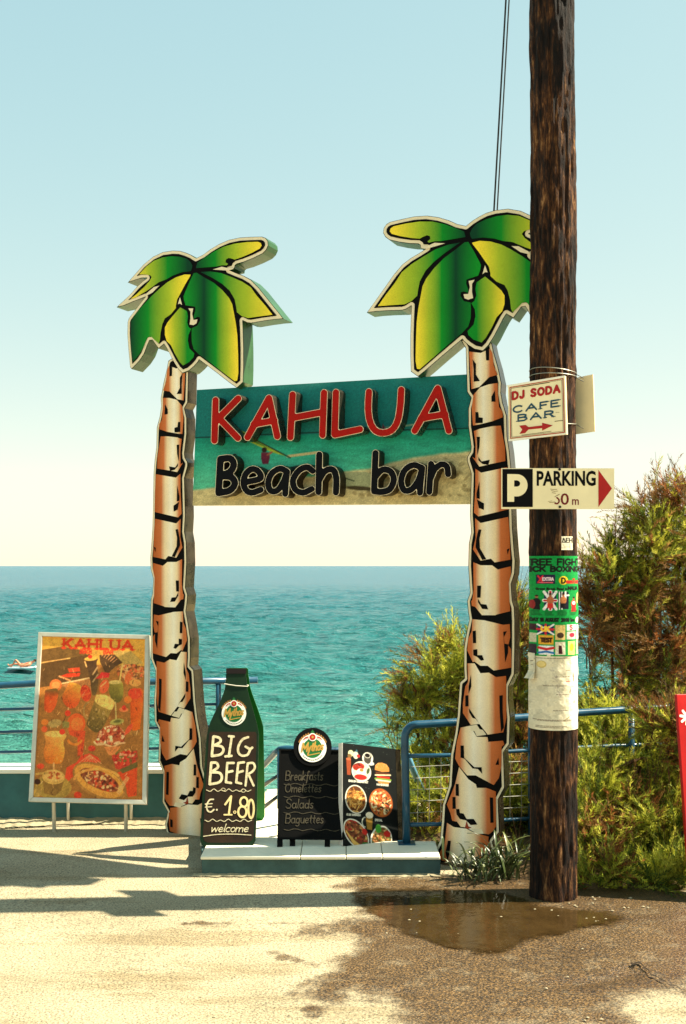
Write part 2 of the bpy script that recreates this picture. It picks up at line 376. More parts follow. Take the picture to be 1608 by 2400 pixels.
# ================================================================== THE SETTING
# road sheet: sun-bleached asphalt, with the wet patch stored as an attribute
def to_px(x, y, z=0.0): return CX + x / y * F, HY + (EYE - z) / y * F
def vnoise(X, Y, s, seed):
    r = np.random.default_rng(seed).random((64, 64)); u, v = X / s, Y / s; i, j = np.floor(u).astype(int), np.floor(v).astype(int); fu, fv = u - i, v - j
    fu, fv = fu * fu * (3 - 2 * fu), fv * fv * (3 - 2 * fv); g = lambda a, b: r[(b) % 64, (a) % 64]
    return (g(i, j) * (1 - fu) + g(i+1, j) * fu) * (1 - fv) + (g(i, j+1) * (1 - fu) + g(i+1, j+1) * fu) * fv
def fbm(X, Y, s, seed, n=4): return sum(vnoise(X, Y, s / 2 ** k, seed + k) / 2 ** k for k in range(n)) / sum(1 / 2 ** k for k in range(n))
def ground_poly(pts): return [tuple(G(x, y)[:2]) for x, y in pts]
WET = ground_poly([(860,2056),(800,2078),(840,2100),(850,2150),(640,2192),(820,2205),(800,2240),(745,2290),(725,2325),(790,2338),(830,2322),(900,2340),(960,2375),(925,2420),(1482,2420),(1462,2355),(1500,2332),(1640,2338),(1700,2250),(1640,2070),(1240,2050)])
WETS = [ground_poly(q) for q in ([(560,2215),(640,2222),(760,2262),(740,2272),(640,2248)], [(705,2360),(730,2352),(765,2368),(740,2380),(710,2374)], [(775,2372),(800,2370),(812,2380),(785,2382)], [(380,2160),(560,2158),(760,2164),(700,2170),(420,2170)])]
PUD = ground_poly([(815,2092),(850,2130),(900,2168),(960,2195),(1010,2212),(1100,2230),(1150,2244),(1200,2238),(1235,2206),(1290,2192),(1400,2172),(1495,2155),(1450,2140),(1330,2128),(1230,2112),(1190,2092),(1000,2082)])
PUD2 = ground_poly([(1190,2288),(1270,2296),(1400,2280),(1440,2262),(1475,2256),(1510,2268),(1530,2290),(1470,2306),(1350,2318),(1230,2312)])
PUD3 = ground_poly([(790,2310),(900,2306),(1000,2318),(1060,2328),(1040,2340),(930,2338),(840,2326)])
xs = np.concatenate([np.linspace(-40, -2.6, 40)[:-1], np.arange(-2.6, 2.6, .022), np.linspace(2.6, 40, 40)])
ys = np.concatenate([np.linspace(-30, 3.9, 30)[:-1], np.arange(3.9, 6.7, .022), np.linspace(6.7, 7.60, 30)])
GX, GY = np.meshgrid(xs, ys)
wob = (fbm(GX, GY, .35, 3) - .5) * .16 + (fbm(GX, GY, .12, 5) - .5) * .16
wet = np.clip(.5 - (poly_sdf(GX, GY, WET) + wob) / .22, 0, 1)
for q in WETS: wet = np.maximum(wet, .8 * np.clip(.5 - (poly_sdf(GX, GY, q) + wob * .8) / .05, 0, 1))
dip = np.zeros(GX.shape)
for q in (PUD, PUD2, PUD3): dip = np.maximum(dip, np.clip(-(poly_sdf(GX, GY, q) + wob * .5) / .12, 0, 1))
GZ = (fbm(GX, GY, .9, 11) - .5) * .016 - dip * .012
GZ = GZ * np.clip((GY - 3) / 1, 0, 1) * np.clip((7.2 - GY) / .5, 0, 1)
V = np.stack([GX, GY, GZ], -1).reshape(-1, 3); I = np.arange(V.shape[0]).reshape(GX.shape)
Q = np.stack([I[:-1, :-1], I[:-1, 1:], I[1:, 1:], I[1:, :-1]], -1).reshape(-1, 4)
m, t, b = new_mat('bleached_asphalt'); tc = nod(t, 'ShaderNodeTexCoord'); ob = tc.outputs['Object']
n1 = noise(t, 105, 5, .72, ob); n2 = noise(t, 1.3, 5, .6, ob); n3 = noise(t, 420, 2, .6, ob); vo = nod(t, 'ShaderNodeTexVoronoi'); vo.inputs['Scale'].default_value = 75; t.links.new(ob, vo.inputs['Vector'])
base = ramp(t, n2.outputs['Fac'], [(.25, rgb(142, 130, 102)), (.5, rgb(160, 148, 119)), (.75, rgb(172, 160, 131))])
gr = ramp(t, n1.outputs['Fac'], [(.37, (.22,) * 3), (.455, (.80,) * 3), (.53, (1.03,) * 3), (.63, (1.4,) * 3)])
dry = mixc(t, 1.0, base.outputs[0], gr.outputs[0], 'MULTIPLY')
ms_ = nod(t, 'ShaderNodeMapping'); ms_.inputs['Scale'].default_value = (.5, 2.2, 1); t.links.new(ob, ms_.inputs[0]); ns_ = noise(t, 1.7, 7, .68, ms_.outputs[0]); rs_ = ramp(t, ns_.outputs['Fac'], [(.36, (.66, .58, .46)), (.47, (1, 1, 1))]); dry = mixc(t, .75, dry, rs_.outputs[0], 'MULTIPLY')
sp = ramp(t, vo.outputs['Distance'], [(.05, (.35, .3, .24)), (.16, (1, 1, 1))]); dry = mixc(t, .8, dry, sp.outputs[0], 'MULTIPLY')
at = nod(t, 'ShaderNodeAttribute', attribute_name='Col')
nw = noise(t, 7, 9, .72, ob); ws = nod(t, 'ShaderNodeMath', operation='ADD'); t.links.new(at.outputs['Fac'], ws.inputs[0])
nm = nod(t, 'ShaderNodeMath', operation='MULTIPLY_ADD'); nm.inputs[1].default_value = 2.0; nm.inputs[2].default_value = -1.0; t.links.new(nw.outputs['Fac'], nm.inputs[0]); t.links.new(nm.outputs[0], ws.inputs[1])
wr = ramp(t, ws.outputs[0], [(.30, (0, 0, 0)), (.62, (.72,) * 3), (.95, (1, 1, 1))])
wetc = mixc(t, 1.0, dry, rgb(124, 103, 76), 'MULTIPLY'); wgr = ramp(t, n1.outputs['Fac'], [(.38, (.3,) * 3), (.5, (.95,) * 3), (.62, (2.4,) * 3)]); wetc = mixc(t, 1.0, wetc, wgr.outputs[0], 'MULTIPLY')
t.links.new(mixc(t, wr.outputs[0], dry, wetc), b.inputs['Base Color'])
rr = ramp(t, wr.outputs[0], [(0, (.92,) * 3), (1, (.42,) * 3)]); t.links.new(rr.outputs[0], b.inputs['Roughness'])
b1 = bump(t, n1.outputs['Fac'], b, .55, .012); bump(t, vo.outputs['Distance'], b, .25, .01, b1)
road = fast_mesh('road', V, Q, m, np.repeat(wet.reshape(-1, 1), 3, 1), smooth=True); tag(road, kind='structure')

# standing water in the dips: real sheets of water a few millimetres above the asphalt
m, t, b = new_mat('muddy_water'); tc = nod(t, 'ShaderNodeTexCoord')
n = noise(t, 9, 4, .6, tc.outputs['Object']); r = ramp(t, n.outputs['Fac'], [(.3, rgb(50, 37, 19)), (.7, rgb(70, 53, 29))]); t.links.new(r.outputs[0], b.inputs['Base Color'])
b.inputs['Roughness'].default_value = .07; b.inputs['IOR'].default_value = 1.33; b.inputs['Specular IOR Level'].default_value = .22
n2 = noise(t, 26, 2, .5, tc.outputs['Object']); bp = bump(t, n2.outputs['Fac'], b, .12, .01)
tp_ = nod(t, 'ShaderNodeBsdfTransparent'); tp_.inputs[0].default_value = (.66, .60, .46, 1); gs_ = nod(t, 'ShaderNodeBsdfGlossy'); gs_.inputs['Roughness'].default_value = .08; t.links.new(bp.outputs[0], gs_.inputs['Normal'])
fr_ = nod(t, 'ShaderNodeFresnel'); fr_.inputs[0].default_value = 1.33; mx_ = nod(t, 'ShaderNodeMixShader'); t.links.new(fr_.outputs[0], mx_.inputs[0]); t.links.new(tp_.outputs[0], mx_.inputs[1]); t.links.new(gs_.outputs[0], mx_.inputs[2]); mx2 = nod(t, 'ShaderNodeMixShader'); mx2.inputs[0].default_value = .72
t.links.new(mx_.outputs[0], mx2.inputs[1]); t.links.new(b.outputs[0], mx2.inputs[2]); # shallow edge: the film of water breaks up over the rough asphalt
ca_ = nod(t, 'ShaderNodeAttribute', attribute_name='Col'); ng_ = noise(t, 60, 4, .7, tc.outputs['Object']); sm_ = nod(t, 'ShaderNodeMath', operation='MULTIPLY_ADD'); sm_.inputs[1].default_value = 1.1; sm_.inputs[2].default_value = -.55; t.links.new(ng_.outputs['Fac'], sm_.inputs[0])
sa_ = nod(t, 'ShaderNodeMath', operation='ADD'); t.links.new(ca_.outputs['Fac'], sa_.inputs[0]); t.links.new(sm_.outputs[0], sa_.inputs[1]); cr_ = ramp(t, sa_.outputs[0], [(.32, (0, 0, 0)), (.72, (1, 1, 1))])
cl_ = nod(t, 'ShaderNodeBsdfTransparent'); mx3 = nod(t, 'ShaderNodeMixShader'); t.links.new(cr_.outputs[0], mx3.inputs[0]); t.links.new(cl_.outputs[0], mx3.inputs[1]); t.links.new(mx2.outputs[0], mx3.inputs[2]); t.links.new(mx3.outputs[0], t.nodes['Material Output'].inputs[0])
def puddle(poly, seed):
    x0, y0, x1, y1 = bbox(poly, .08)
    f = lambda X, Y: poly_sdf(X, Y, poly) + (fbm(X, Y, .35, 3) - .5) * .16 * .6 + (fbm(X, Y, .10, seed) - .5) * .13
    X_, Y_ = np.meshgrid(np.arange(x0 - .1, x1 + .1, .014), np.arange(y0 - .1, y1 + .1, .014)); D_ = f(X_, Y_); cov = np.clip(.5 - D_ / .11, 0, 1)
    I_ = np.arange(X_.size).reshape(X_.shape); Q_ = np.stack([I_[:-1, :-1], I_[:-1, 1:], I_[1:, 1:], I_[1:, :-1]], -1).reshape(-1, 4); Q_ = Q_[cov.reshape(-1)[Q_].max(1) > .01]
    ids, inv = np.unique(Q_, return_inverse=True); V_ = np.stack([X_, Y_, np.full(X_.shape, .0045)], -1).reshape(-1, 3)[ids]
    o = fast_mesh('puddle', V_, inv.reshape(Q_.shape), m, np.repeat(cov.reshape(-1, 1)[ids], 3, 1), smooth=True); tag(o, kind='structure')
puddle(PUD, 21)

# platform kerb at the head of the beach steps: rendered front, slab coping on top
teal = plain('weathered_teal_render', rgb(62, 104, 104), .85, var=.22, scale=5, bmp=.3)
conc = plain('old_concrete', rgb(150, 140, 112), .9, var=.3, scale=6, bmp=.5)
slabm = plain('pale_paving', rgb(232, 224, 200), .8, var=.08, scale=7, bmp=.15)
KY, KX0, KX1, KZ = 6.25, -.845, .55, .112
XD, YS = .02, 6.60                                   # the landing is deep behind the bottle, shallow behind the food board
kb = MB(); lo = [(KX0 + .05, KY + .012), (KX1, KY + .012), (KX1, YS), (XD, YS), (XD, 7.5), (KX0 - .12, 7.5)]
kb.add([(x, y, -.05) for x, y in lo] + [(x, y, KZ - .018) for x, y in lo], [(0, 3, 2, 1)[::1], (0, 5, 4, 3), (6, 7, 8, 9), (6, 9, 10, 11)] + [(k, (k + 1) % 6, 6 + (k + 1) % 6, 6 + k) for k in range(6)])
kerb = kb.build('kerb', plain('grey_teal_kerb_render', rgb(60, 84, 82), .9, var=.35, scale=6, bmp=.4)); tag(kerb, kind='structure')
xk = [KX0, -.24, .018, .224, KX1]
for i in range(4):
    for j, (ya, yb) in enumerate(((KY, KY + .30), (KY + .302, 7.49))):
        if j and i > 1: yb = YS
        q = MB(); a, c = xk[i] + (.001 if j else .002) + (.04 if i == 0 and j == 0 else 0), xk[i+1] - (.001 if j else .002); dz = random.uniform(-.0012, .0012)
        q.box((a, ya, KZ - .018), (c, yb, KZ + dz)); o = q.build('paving_slab', slabm, kerb); bevel(o, .004, 2)
# a thin mortar toe where the kerb meets the road
q = MB(); n = 60; base = []
for i in range(n + 1):
    x = KX0 + (KX1 - KX0) * i / n; w = .010 + .02 * abs(math.sin(i * .9)) * random.random(); base += [(x, KY - w, .004), (x, KY + .0125, .012 + random.uniform(0, .006))]
q.add(base, [(2*i, 2*i+2, 2*i+3, 2*i+1) for i in range(n)]); o = q.build('mortar_toe', conc, kerb)

# low parapet wall on the left
wy = 7.56; q = MB(); q.box((-9, wy, -.3), (-.92, wy + .2, .335)); wall = q.build('parapet_wall', teal)
tag(wall, 'low weathered teal rendered parapet wall behind the framed cocktail poster', 'wall')
q = MB(); q.box((-9.02, wy - .018, .3355), (-.905, wy + .215, .368)); o = q.build('coping', M['white'], wall); bevel(o, .006)
# rough concrete apron along its foot
q = MB(); n = 90; pv = []
for i in range(n + 1):
    x = -3.6 + 2.75 * i / n; d = .05 + .17 * max(0, math.sin(i * .05 + .3)) + .05 * random.random(); pv += [(x, wy - d, .006), (x, wy - .001, .03 + .01 * random.random())]
q.add(pv, [(2*i, 2*i+2, 2*i+3, 2*i+1) for i in range(n)]); o = q.build('footing_apron', conc); tag(o, kind='structure')

# steps going down behind the platform
q = MB()
for i in range(16): q.box((-.62, 7.5 + .29 * i, KZ - .19 * (i + 1) - .5), (-.02, 7.5 + .29 * (i + 1) + (0 if i else 0), KZ - .19 * (i + 1)))
o = q.build('beach_steps', slabm); tag(o, kind='structure')

# slope and beach
def beach_z(X, Y):
    z = np.interp(Y, [7.4, 8.2, 10, 13, 18, 26, 33, 45, 80], [-.35, -.7, -1.7, -3.0, -3.8, -4.25, -4.83, -6.5, -9])
    return z + (fbm(X, Y, 2.5, 51) - .5) * .25
xb = np.linspace(-60, 60, 161); yb = np.concatenate([np.linspace(7.62, 14, 30), np.linspace(14.4, 80, 90)]); BX, BY = np.meshgrid(xb, yb)
V = np.stack([BX, BY, beach_z(BX, BY)], -1).reshape(-1, 3); I = np.arange(V.shape[0]).reshape(BX.shape)
m, t, b = new_mat('pale_sand'); tc = nod(t, 'ShaderNodeTexCoord'); n = noise(t, 2.2, 6, .6, tc.outputs['Object']); r = ramp(t, n.outputs['Fac'], [(.3, rgb(205, 190, 150)), (.7, rgb(232, 220, 186))]); t.links.new(r.outputs[0], b.inputs['Base Color']); b.inputs['Roughness'].default_value = .95
n = noise(t, 14, 4, .6, tc.outputs['Object']); bump(t, n.outputs['Fac'], b, .4, .05)
o = fast_mesh('beach', V, np.stack([I[:-1, :-1], I[:-1, 1:], I[1:, 1:], I[1:, :-1]], -1).reshape(-1, 4), m, smooth=True); tag(o, kind='structure')
# soil verge under the shrubs
SX, SY = np.meshgrid(np.linspace(.03, 9, 150), np.linspace(5.98, 8.4, 70))
edge = np.interp(SX, [.03, .5, .6, .95, 1.3, 1.8, 2.4, 9], [6.63, 6.63, 6.45, 6.25, 6.02, 5.95, 6.05, 6.1]) + (fbm(SX, SY, .3, 61) - .5) * .1
SZ = np.clip((SY - edge) * .18, -.05, .10) + (fbm(SX, SY, .15, 62) - .5) * .03 * np.clip((SY - edge) * 6, 0, 1)
SZ = np.where(SY > 7.4, SZ - (SY - 7.4) * .9, SZ)
V = np.stack([SX, SY, SZ], -1).reshape(-1, 3); I = np.arange(V.shape[0]).reshape(SX.shape)
soil = plain('dry_soil', rgb(84, 66, 42), .95, var=.4, scale=12, bmp=.6)
o = fast_mesh('verge', V, np.stack([I[:-1, :-1], I[:-1, 1:], I[1:, 1:], I[1:, :-1]], -1).reshape(-1, 4), soil, smooth=True); tag(o, kind='structure')

# the sea
SEA = -4.8
ex = lambda a, bb, n: np.geomspace(a, bb, n)
xs = np.concatenate([-ex(110, 26000, 26)[::-1], -ex(30.3, 109, 150)[::-1], np.arange(-30, 30.1, .3), ex(30.3, 109, 150), ex(110, 26000, 26)])
ys = np.concatenate([np.arange(27, 110, .27), ex(110.4, 420, 320), ex(424, 30000, 40)])
X, Y = np.meshgrid(xs, ys)
fade = np.clip((420 - Y) / 340, 0, 1) * np.clip((108 - np.abs(X)) / 20, 0, 1) * np.clip((Y - 28) / 8, .25, 1)
Z = np.zeros(X.shape); rw = np.random.default_rng(5)
wx = X + 2.2 * (fbm(X, Y, 9, 71, 2) - .5); wy_ = Y + 3.0 * (fbm(X, Y, 7, 72, 2) - .5)
for k in range(20):
    L = rw.uniform(.9, 5.5); a = rad(90 + rw.normal(0, 26)); kk = 2 * math.pi / L; ph = rw.uniform(0, 6.28)
    Z += .030 * L ** .9 * (1 - np.abs(np.sin(.5 * (kk * (math.cos(a) * wx + math.sin(a) * wy_) + ph)))) ** 1.5
Z = (Z - Z.mean()) * fade * (.35 + 1.3 * fbm(X, Y, 14, 73, 3)) + SEA
V = np.stack([X, Y, Z], -1).reshape(-1, 3); I = np.arange(V.shape[0]).reshape(X.shape)
m, t, b = new_mat('sea_water'); tc = nod(t, 'ShaderNodeTexCoord'); ob = tc.outputs['Object']; sp = nod(t, 'ShaderNodeSeparateXYZ'); t.links.new(ob, sp.inputs[0])
dn = noise(t, .05, 4, .6, ob); dm = nod(t, 'ShaderNodeMath', operation='MULTIPLY_ADD'); dm.inputs[1].default_value = 30; t.links.new(dn.outputs['Fac'], dm.inputs[0]); t.links.new(sp.outputs[1], dm.inputs[2])
mr = nod(t, 'ShaderNodeMapRange'); mr.inputs['From Min'].default_value = 40; mr.inputs['From Max'].default_value = 440; t.links.new(dm.outputs[0], mr.inputs[0])
r = ramp(t, mr.outputs[0], [(0, rgb(112, 150, 126)), (.03, rgb(62, 124, 112)), (.1, rgb(36, 106, 104)), (.35, rgb(30, 100, 106)), (1, rgb(36, 98, 114))]); t.links.new(r.outputs[0], b.inputs['Base Color'])
b.inputs['Roughness'].default_value = .22; b.inputs['IOR'].default_value = 1.33; b.inputs['Specular IOR Level'].default_value = .38
mp = nod(t, 'ShaderNodeMapping'); mp.inputs['Scale'].default_value = (.33, 1, 1); t.links.new(ob, mp.inputs[0])
na = noise(t, 1.6, 5, .62, mp.outputs[0]); nb = noise(t, .28, 3, .6, mp.outputs[0]); nc = noise(t, .07, 3, .6, mp.outputs[0])
b1 = bump(t, na.outputs['Fac'], b, 1.0, 1.0); b2 = bump(t, nb.outputs['Fac'], b, .8, 3.0, b1); bump(t, nc.outputs['Fac'], b, .25, 5, b2)
o = fast_mesh('sea', V, np.stack([I[:-1, :-1], I[:-1, 1:], I[1:, 1:], I[1:, :-1]], -1).reshape(-1, 4), m, smooth=True); tag(o, kind='structure')

# ================================================================== GATEWAY: two painted palms and a board between them
gl_, gr_ = P(410, 1955, F * EYE / 628), P(1100, 2032, F * EYE / 706); gl_.z = gr_.z = 0
GO = (gl_ + gr_) / 2; gu = (gr_ - gl_).normalized(); gn = Vector((-gu.y, gu.x, 0))
gate = empty('entrance_gateway', GO); gate.rotation_euler = (0, 0, math.atan2(gu.y, gu.x))
tag(gate, 'gateway of two painted cut-out palm trees joined by a signboard with raised letters', 'gateway')
CAM = Vector((0, 0, EYE))
def gp(x, y, off=0.0):
    d = Vector(((x - CX) / F, 1, -(y - HY) / F)); tt = (GO + gn * off - CAM).dot(gn) / d.dot(gn); q = CAM + d * tt - GO
    return (q.dot(gu), q.z)
def zoomer(x0, y0, s): return lambda pts, off=0.0: [gp(x0 + x * s, y0 + y * s, off) for x, y in pts]
Z1, Z2 = zoomer(250, 530, .28699), zoomer(840, 470, .28699)
Z3 = zoomer(440, 860, .43367); Z6, Z7 = zoomer(1060, 790, .26906), zoomer(1000, 1400, .28202)
Z4, Z5 = zoomer(340, 840, .23916), zoomer(340, 1380, .25641)
at = lambda off: (lambda x, y: (x, off, y))
def cutout(name, outline, parent, off, back, bands, mats, step):
    """sheet-metal light box: outline extruded, then thin vinyl layers inset from the edge"""
    q = MB(); fill(q, [outline], at(off), 1); fill(q, [outline], at(back), 0); walls(q, [outline], at(off), at(back), 0)
    for k, (ins, mi) in enumerate(bands):
        lp = shape_loops(lambda X, Y: poly_sdf(X, Y, outline) + ins, bbox(outline), step); fill(q, lp, at(off - .002 * (k + 1)), mi)
    return q.build(name, mats, parent, keep=False)
OUT = [(733,262),(790,233),(850,188),(920,146),(1000,112),(1090,93),(1180,88),(1270,86),(1298,96),(1318,122),(1322,158),(1305,195),(1275,225),(1200,262),(1120,294),(1062,310),(1049,322),(1046,346),(1000,358),(1060,383),(1120,406),(1180,440),(1240,500),(1320,600),(1400,700),(1447,757),(1380,762),(1290,774),(1180,793),(1150,790),(1112,771),(1116,860),(1120,1000),(1120,1150),(1116,1275),(1065,1322),(1000,1276),(900,1198),(815,1134),(757,1090),(745,1112),(715,1145),(675,1180),(620,1202),(585,1168),(545,1104),(515,1042),(488,990),(470,962),(450,980),(425,1001),(400,965),(376,931),(352,932),(338,962),(308,1042),(270,1100),(205,1168),(192,1150),(178,1000),(170,880),(172,785),(182,753),(215,710),(250,664),(290,612),(318,578),(210,620),(140,650),(82,663),(105,640),(190,562),(250,492),(300,448),(332,424),(285,424),(235,440),(173,461),(230,395),(300,315),(380,250),(460,212),(540,200),(600,203),(650,218),(692,236)]
crown = cutout('palm_crown', Z1(OUT), gate, 0, .13, [(.003, 2), (.021, 1)], [M['crown_side'], M['black'], M['cream']], .004)
YEL, LIME, GRN, DRK = rgb(255, 226, 60), rgb(170, 190, 46), rgb(12, 140, 38), rgb(4, 62, 38)
LEAVES = [
 ([(735,335),(745,300),(800,262),(880,210),(960,170),(1050,145),(1150,133),(1240,130),(1262,140),(1270,160),(1255,185),(1190,220),(1110,255),(1050,275),(1030,268),(1000,262),(978,275),(975,298),(996,310),(985,322),(945,322),(900,332),(820,338),(735,345)], [(0, DRK), (.3, GRN), (.62, LIME), (.95, YEL)]),
 ([(700,352),(705,325),(690,295),(660,268),(600,252),(530,248),(460,258),(390,285),(330,330),(270,395),(320,397),(360,402),(372,418),(355,450),(310,500),(240,565),(200,595),(240,585),(340,525),(430,460),(490,437),(545,405),(620,378),(690,370)], [(.02, YEL), (.3, LIME), (.6, GRN), (.92, DRK)]),
 ([(770,376),(850,372),(940,385),(1030,420),(1110,455),(1180,500),(1230,570),(1300,650),(1358,725),(1280,735),(1160,752),(1110,738),(1068,705),(1062,660),(1050,600),(1010,530),(950,475),(870,425)], [(.05, DRK), (.3, GRN), (.65, LIME), (1, YEL)]),
 ([(690,398),(640,397),(570,420),(500,460),(440,510),(370,575),(300,650),(240,720),(205,775),(200,900),(205,1020),(220,1110),(270,1050),(310,980),(330,925),(345,905),(370,905),(400,935),(430,960),(440,930),(445,870),(460,800),(480,755),(530,720),(570,670),(570,650),(580,600),(610,545),(650,470),(685,412)], [(0, DRK), (.3, GRN), (.65, LIME), (.92, YEL)]),
 ([(715,386),(740,382),(800,420),(880,465),(950,525),(1005,590),(1030,640),(1045,720),(1060,800),(1072,900),(1078,1050),(1080,1200),(1070,1262),(1050,1268),(960,1200),(850,1115),(760,1050),(715,1005),(700,950),(698,880),(700,835),(745,815),(768,770),(765,745),(745,742),(718,758),(716,735),(730,690),(728,660),(700,655),(650,648),(637,610),(632,575),(650,530),(680,460)], [(.05, GRN), (.38, DRK), (.6, GRN), (.8, LIME), (.97, YEL)]),
 ([(605,665),(660,695),(668,740),(662,790),(675,828),(695,840),(672,890),(668,940),(680,1000),(720,1040),(715,1070),(680,1110),(628,1140),(600,1110),(560,1040),(530,975),(495,940),(480,890),(480,830),(500,790),(540,740)], [(.03, YEL), (.35, LIME), (.75, GRN), (1, GRN)]),
]
for k, (pts, st) in enumerate(LEAVES):
    q = MB(); lp = Z1(pts); lo = [gp_ for gp_ in lp]
    fill(q, [lo], at(-.0065)); q.build('leaf', gradient('leaf_print_%d' % k, st), crown, keep=False)
for pts in ([(605,583),(588,640),(604,634),(622,646)], [(672,674),(713,674),(704,720),(715,768),(747,764),(740,795),(715,811),(683,805),(690,760),(690,700)], [(436,488),(392,500),(330,553),(322,576),(380,545)], [(872,357),(945,334),(998,346),(1020,340),(1044,350),(1000,366)]):
    hl = MB(); fill(hl, [Z1(pts)], at(-.0085)); hl.build('highlight', M['cream'], crown, keep=False)
TR = (Z6([(75,28),(118,98),(125,350),(130,480),(165,530),(140,620),(140,780),(165,950),(160,1000),(130,1045),(130,1080),(165,1190),(160,1350),(155,1550),(165,1700),(145,1800),(140,2000),(150,2150),(155,2230),(130,2300)], .015)
    + Z7([(345,120),(355,180),(330,300),(310,420),(310,600),(315,672),(275,705),(265,850),(255,980),(235,1130),(200,1300),(190,1450),(185,1560),(132,1720),(125,1850),(110,2020),(52,2140),(50,2190),(100,2215),(250,2255),(400,2262),(560,2235),(578,2150),(548,2030),(607,1950),(600,1750),(596,1680),(650,1580),(645,1420),(640,1290),(690,1220),(696,1000),(680,850),(682,740),(730,640),(735,400),(735,200),(730,80)], .015)
    + Z6([(525,2300),(515,2150),(545,2060),(550,1950),(540,1850),(525,1650),(520,1500),(512,1130),(500,1000),(480,870),(475,680),(440,570),(425,480),(430,400),(400,260),(362,130),(345,50),(240,10)], .015))
trunk = cutout('palm_trunk', TR, gate, .015, .12, [(.004, 2), (.017, 1)], [M['sheet'], M['black'], M['cream']], .006)
A6, A7 = (lambda p: Z6(p, .015)), (lambda p: Z7(p, .015))
RINGS = [
 (A6([(150,128),(250,140),(332,102),(352,140),(365,250),(398,330),(325,350),(240,435),(170,455),(160,300)]), [A6([(180,195),(210,235),(210,330),(245,385),(190,390),(190,290)]), A6([(295,120),(325,105),(325,205),(298,205)])]),
 (A6([(187,505),(245,440),(325,412),(398,402),(402,500),(410,610),(442,650),(442,700),(350,735),(240,762),(184,772),(172,620)]), [A6([(205,655),(230,655),(235,700),(270,705),(268,750),(205,752)]), A6([(375,465),(380,565),(345,565),(345,520)])]),
 (A6([(192,820),(240,800),(350,778),(425,772),(440,850),(462,960),(466,1080),(320,1110),(240,1130),(178,1045),(203,1060),(207,940)]), [A6([(217,870),(245,870),(240,960),(222,1030)]), A6([(230,1045),(260,1085),(330,1070),(318,1113),(270,1108),(232,1075)])]),
 (A6([(205,1148),(255,1182),(420,1147),(482,1133),(490,1300),(495,1500),(330,1540),(230,1563),(192,1530),(205,1300)]), [A6([(240,1255),(243,1410),(215,1405),(215,1360)]), A6([(218,1415),(280,1450),(278,1505),(235,1490)])]),
 (A6([(202,1578),(250,1620),(490,1567),(503,1700),(510,1938),(372,1963),(340,1930),(250,1948),(184,1850),(207,1750)]), [A6([(232,1675),(258,1678),(240,1760),(245,1840),(300,1935),(265,1942),(207,1830),(212,1760)]), A6([(503,1840),(480,1850),(485,1895)])]),
 (A6([(187,1962),(250,1988),(350,1988),(400,2025),(512,1997),(515,2060),(495,2140),(500,2260)]) + A7([(690,20),(697,115),(585,142),(575,148),(462,148),(405,78),(378,70),(374,30)]) + A6([(178,2290),(190,2200)]), [A7([(430,10),(455,55),(500,60),(515,100),(465,95),(430,40)]), A6([(220,2165),(255,2165),(250,2270),(220,2270)])]),
 (A7([(382,182),(480,190),(640,228),(693,222),(698,330),(680,400),(705,430),(708,582),(560,608),(510,568),(450,568),(402,533),(386,538),(340,440),(350,340),(378,280)]), [A7([(385,280),(412,275),(415,380),(388,380)]), A7([(390,435),(425,430),(425,480),(465,480),(480,520),(455,525),(425,495),(392,480)]), A7([(640,285),(670,280),(645,330),(650,385),(680,390),(680,460),(655,540),(650,440)])]),
 (A7([(342,548),(402,548),(450,630),(520,625),(580,662),(663,652),(666,1000),(640,1120),(510,1140),(440,1050),(370,1060),(304,960),(304,880),(324,740),(347,700)]), [A7([(372,640),(375,740),(352,800),(352,740)]), A7([(325,815),(350,812),(352,905),(325,905)]), A7([(355,920),(385,965),(440,1045),(410,1008),(385,1000),(358,955)]), A7([(607,815),(635,812),(635,950),(645,1080),(622,1118),(610,950)])]),
 (A7([(285,1082),(362,1066),(420,1158),(508,1160),(515,1200),(638,1190),(648,1222),(626,1240),(624,1400),(603,1500),(560,1558),(410,1478),(340,1478),(272,1400),(240,1340),(254,1200)]), [A7([(285,1230),(312,1230),(315,1330),(400,1410),(460,1410),(465,1465),(430,1425),(385,1420),(320,1340),(285,1330)]), A7([(600,1330),(605,1390),(575,1390)])]),
 (A7([(272,1408),(350,1510),(412,1552),(420,1582),(500,1582),(578,1612),(580,1900),(556,1938),(520,1968),(400,1950),(330,1910),(286,1905),(255,1862),(215,1855),(200,1790),(170,1720),(213,1620),(242,1540)]), [A7([(245,1548),(270,1550),(272,1650),(245,1645)]), A7([(218,1657),(243,1657),(246,1755),(218,1755)]), A7([(248,1758),(275,1755),(280,1790),(310,1795),(335,1840),(395,1840),(425,1885),(370,1890),(330,1850),(280,1840),(252,1800)]), A7([(528,1660),(555,1662),(560,1870),(533,1872)])]),
 (A7([(172,1872),(230,1908),(330,1920),(400,1955),(518,1987),(515,2027),(532,2032),(530,2140),(520,2200),(400,2215),(250,2212),(130,2186),(100,2140),(152,2050),(163,1960)]), [A7([(180,2020),(205,2020),(195,2120),(178,2190),(160,2120)]), A7([(490,2090),(515,2090),(515,2160),(490,2160)])]),
]
ORA, TAN, PAL = rgb(204, 114, 62), rgb(244, 218, 172), rgb(253, 242, 216)
bark = gradient('bark_print', [(0, ORA), (.1, ORA), (.22, TAN), (.38, PAL), (.6, TAN), (.74, ORA), (1, rgb(176, 88, 36))])
bark_low = gradient('bark_print_low', [(0, rgb(190, 98, 40)), (.14, ORA), (.3, TAN), (.48, PAL), (.68, TAN), (.82, ORA), (1, rgb(176, 88, 36))])
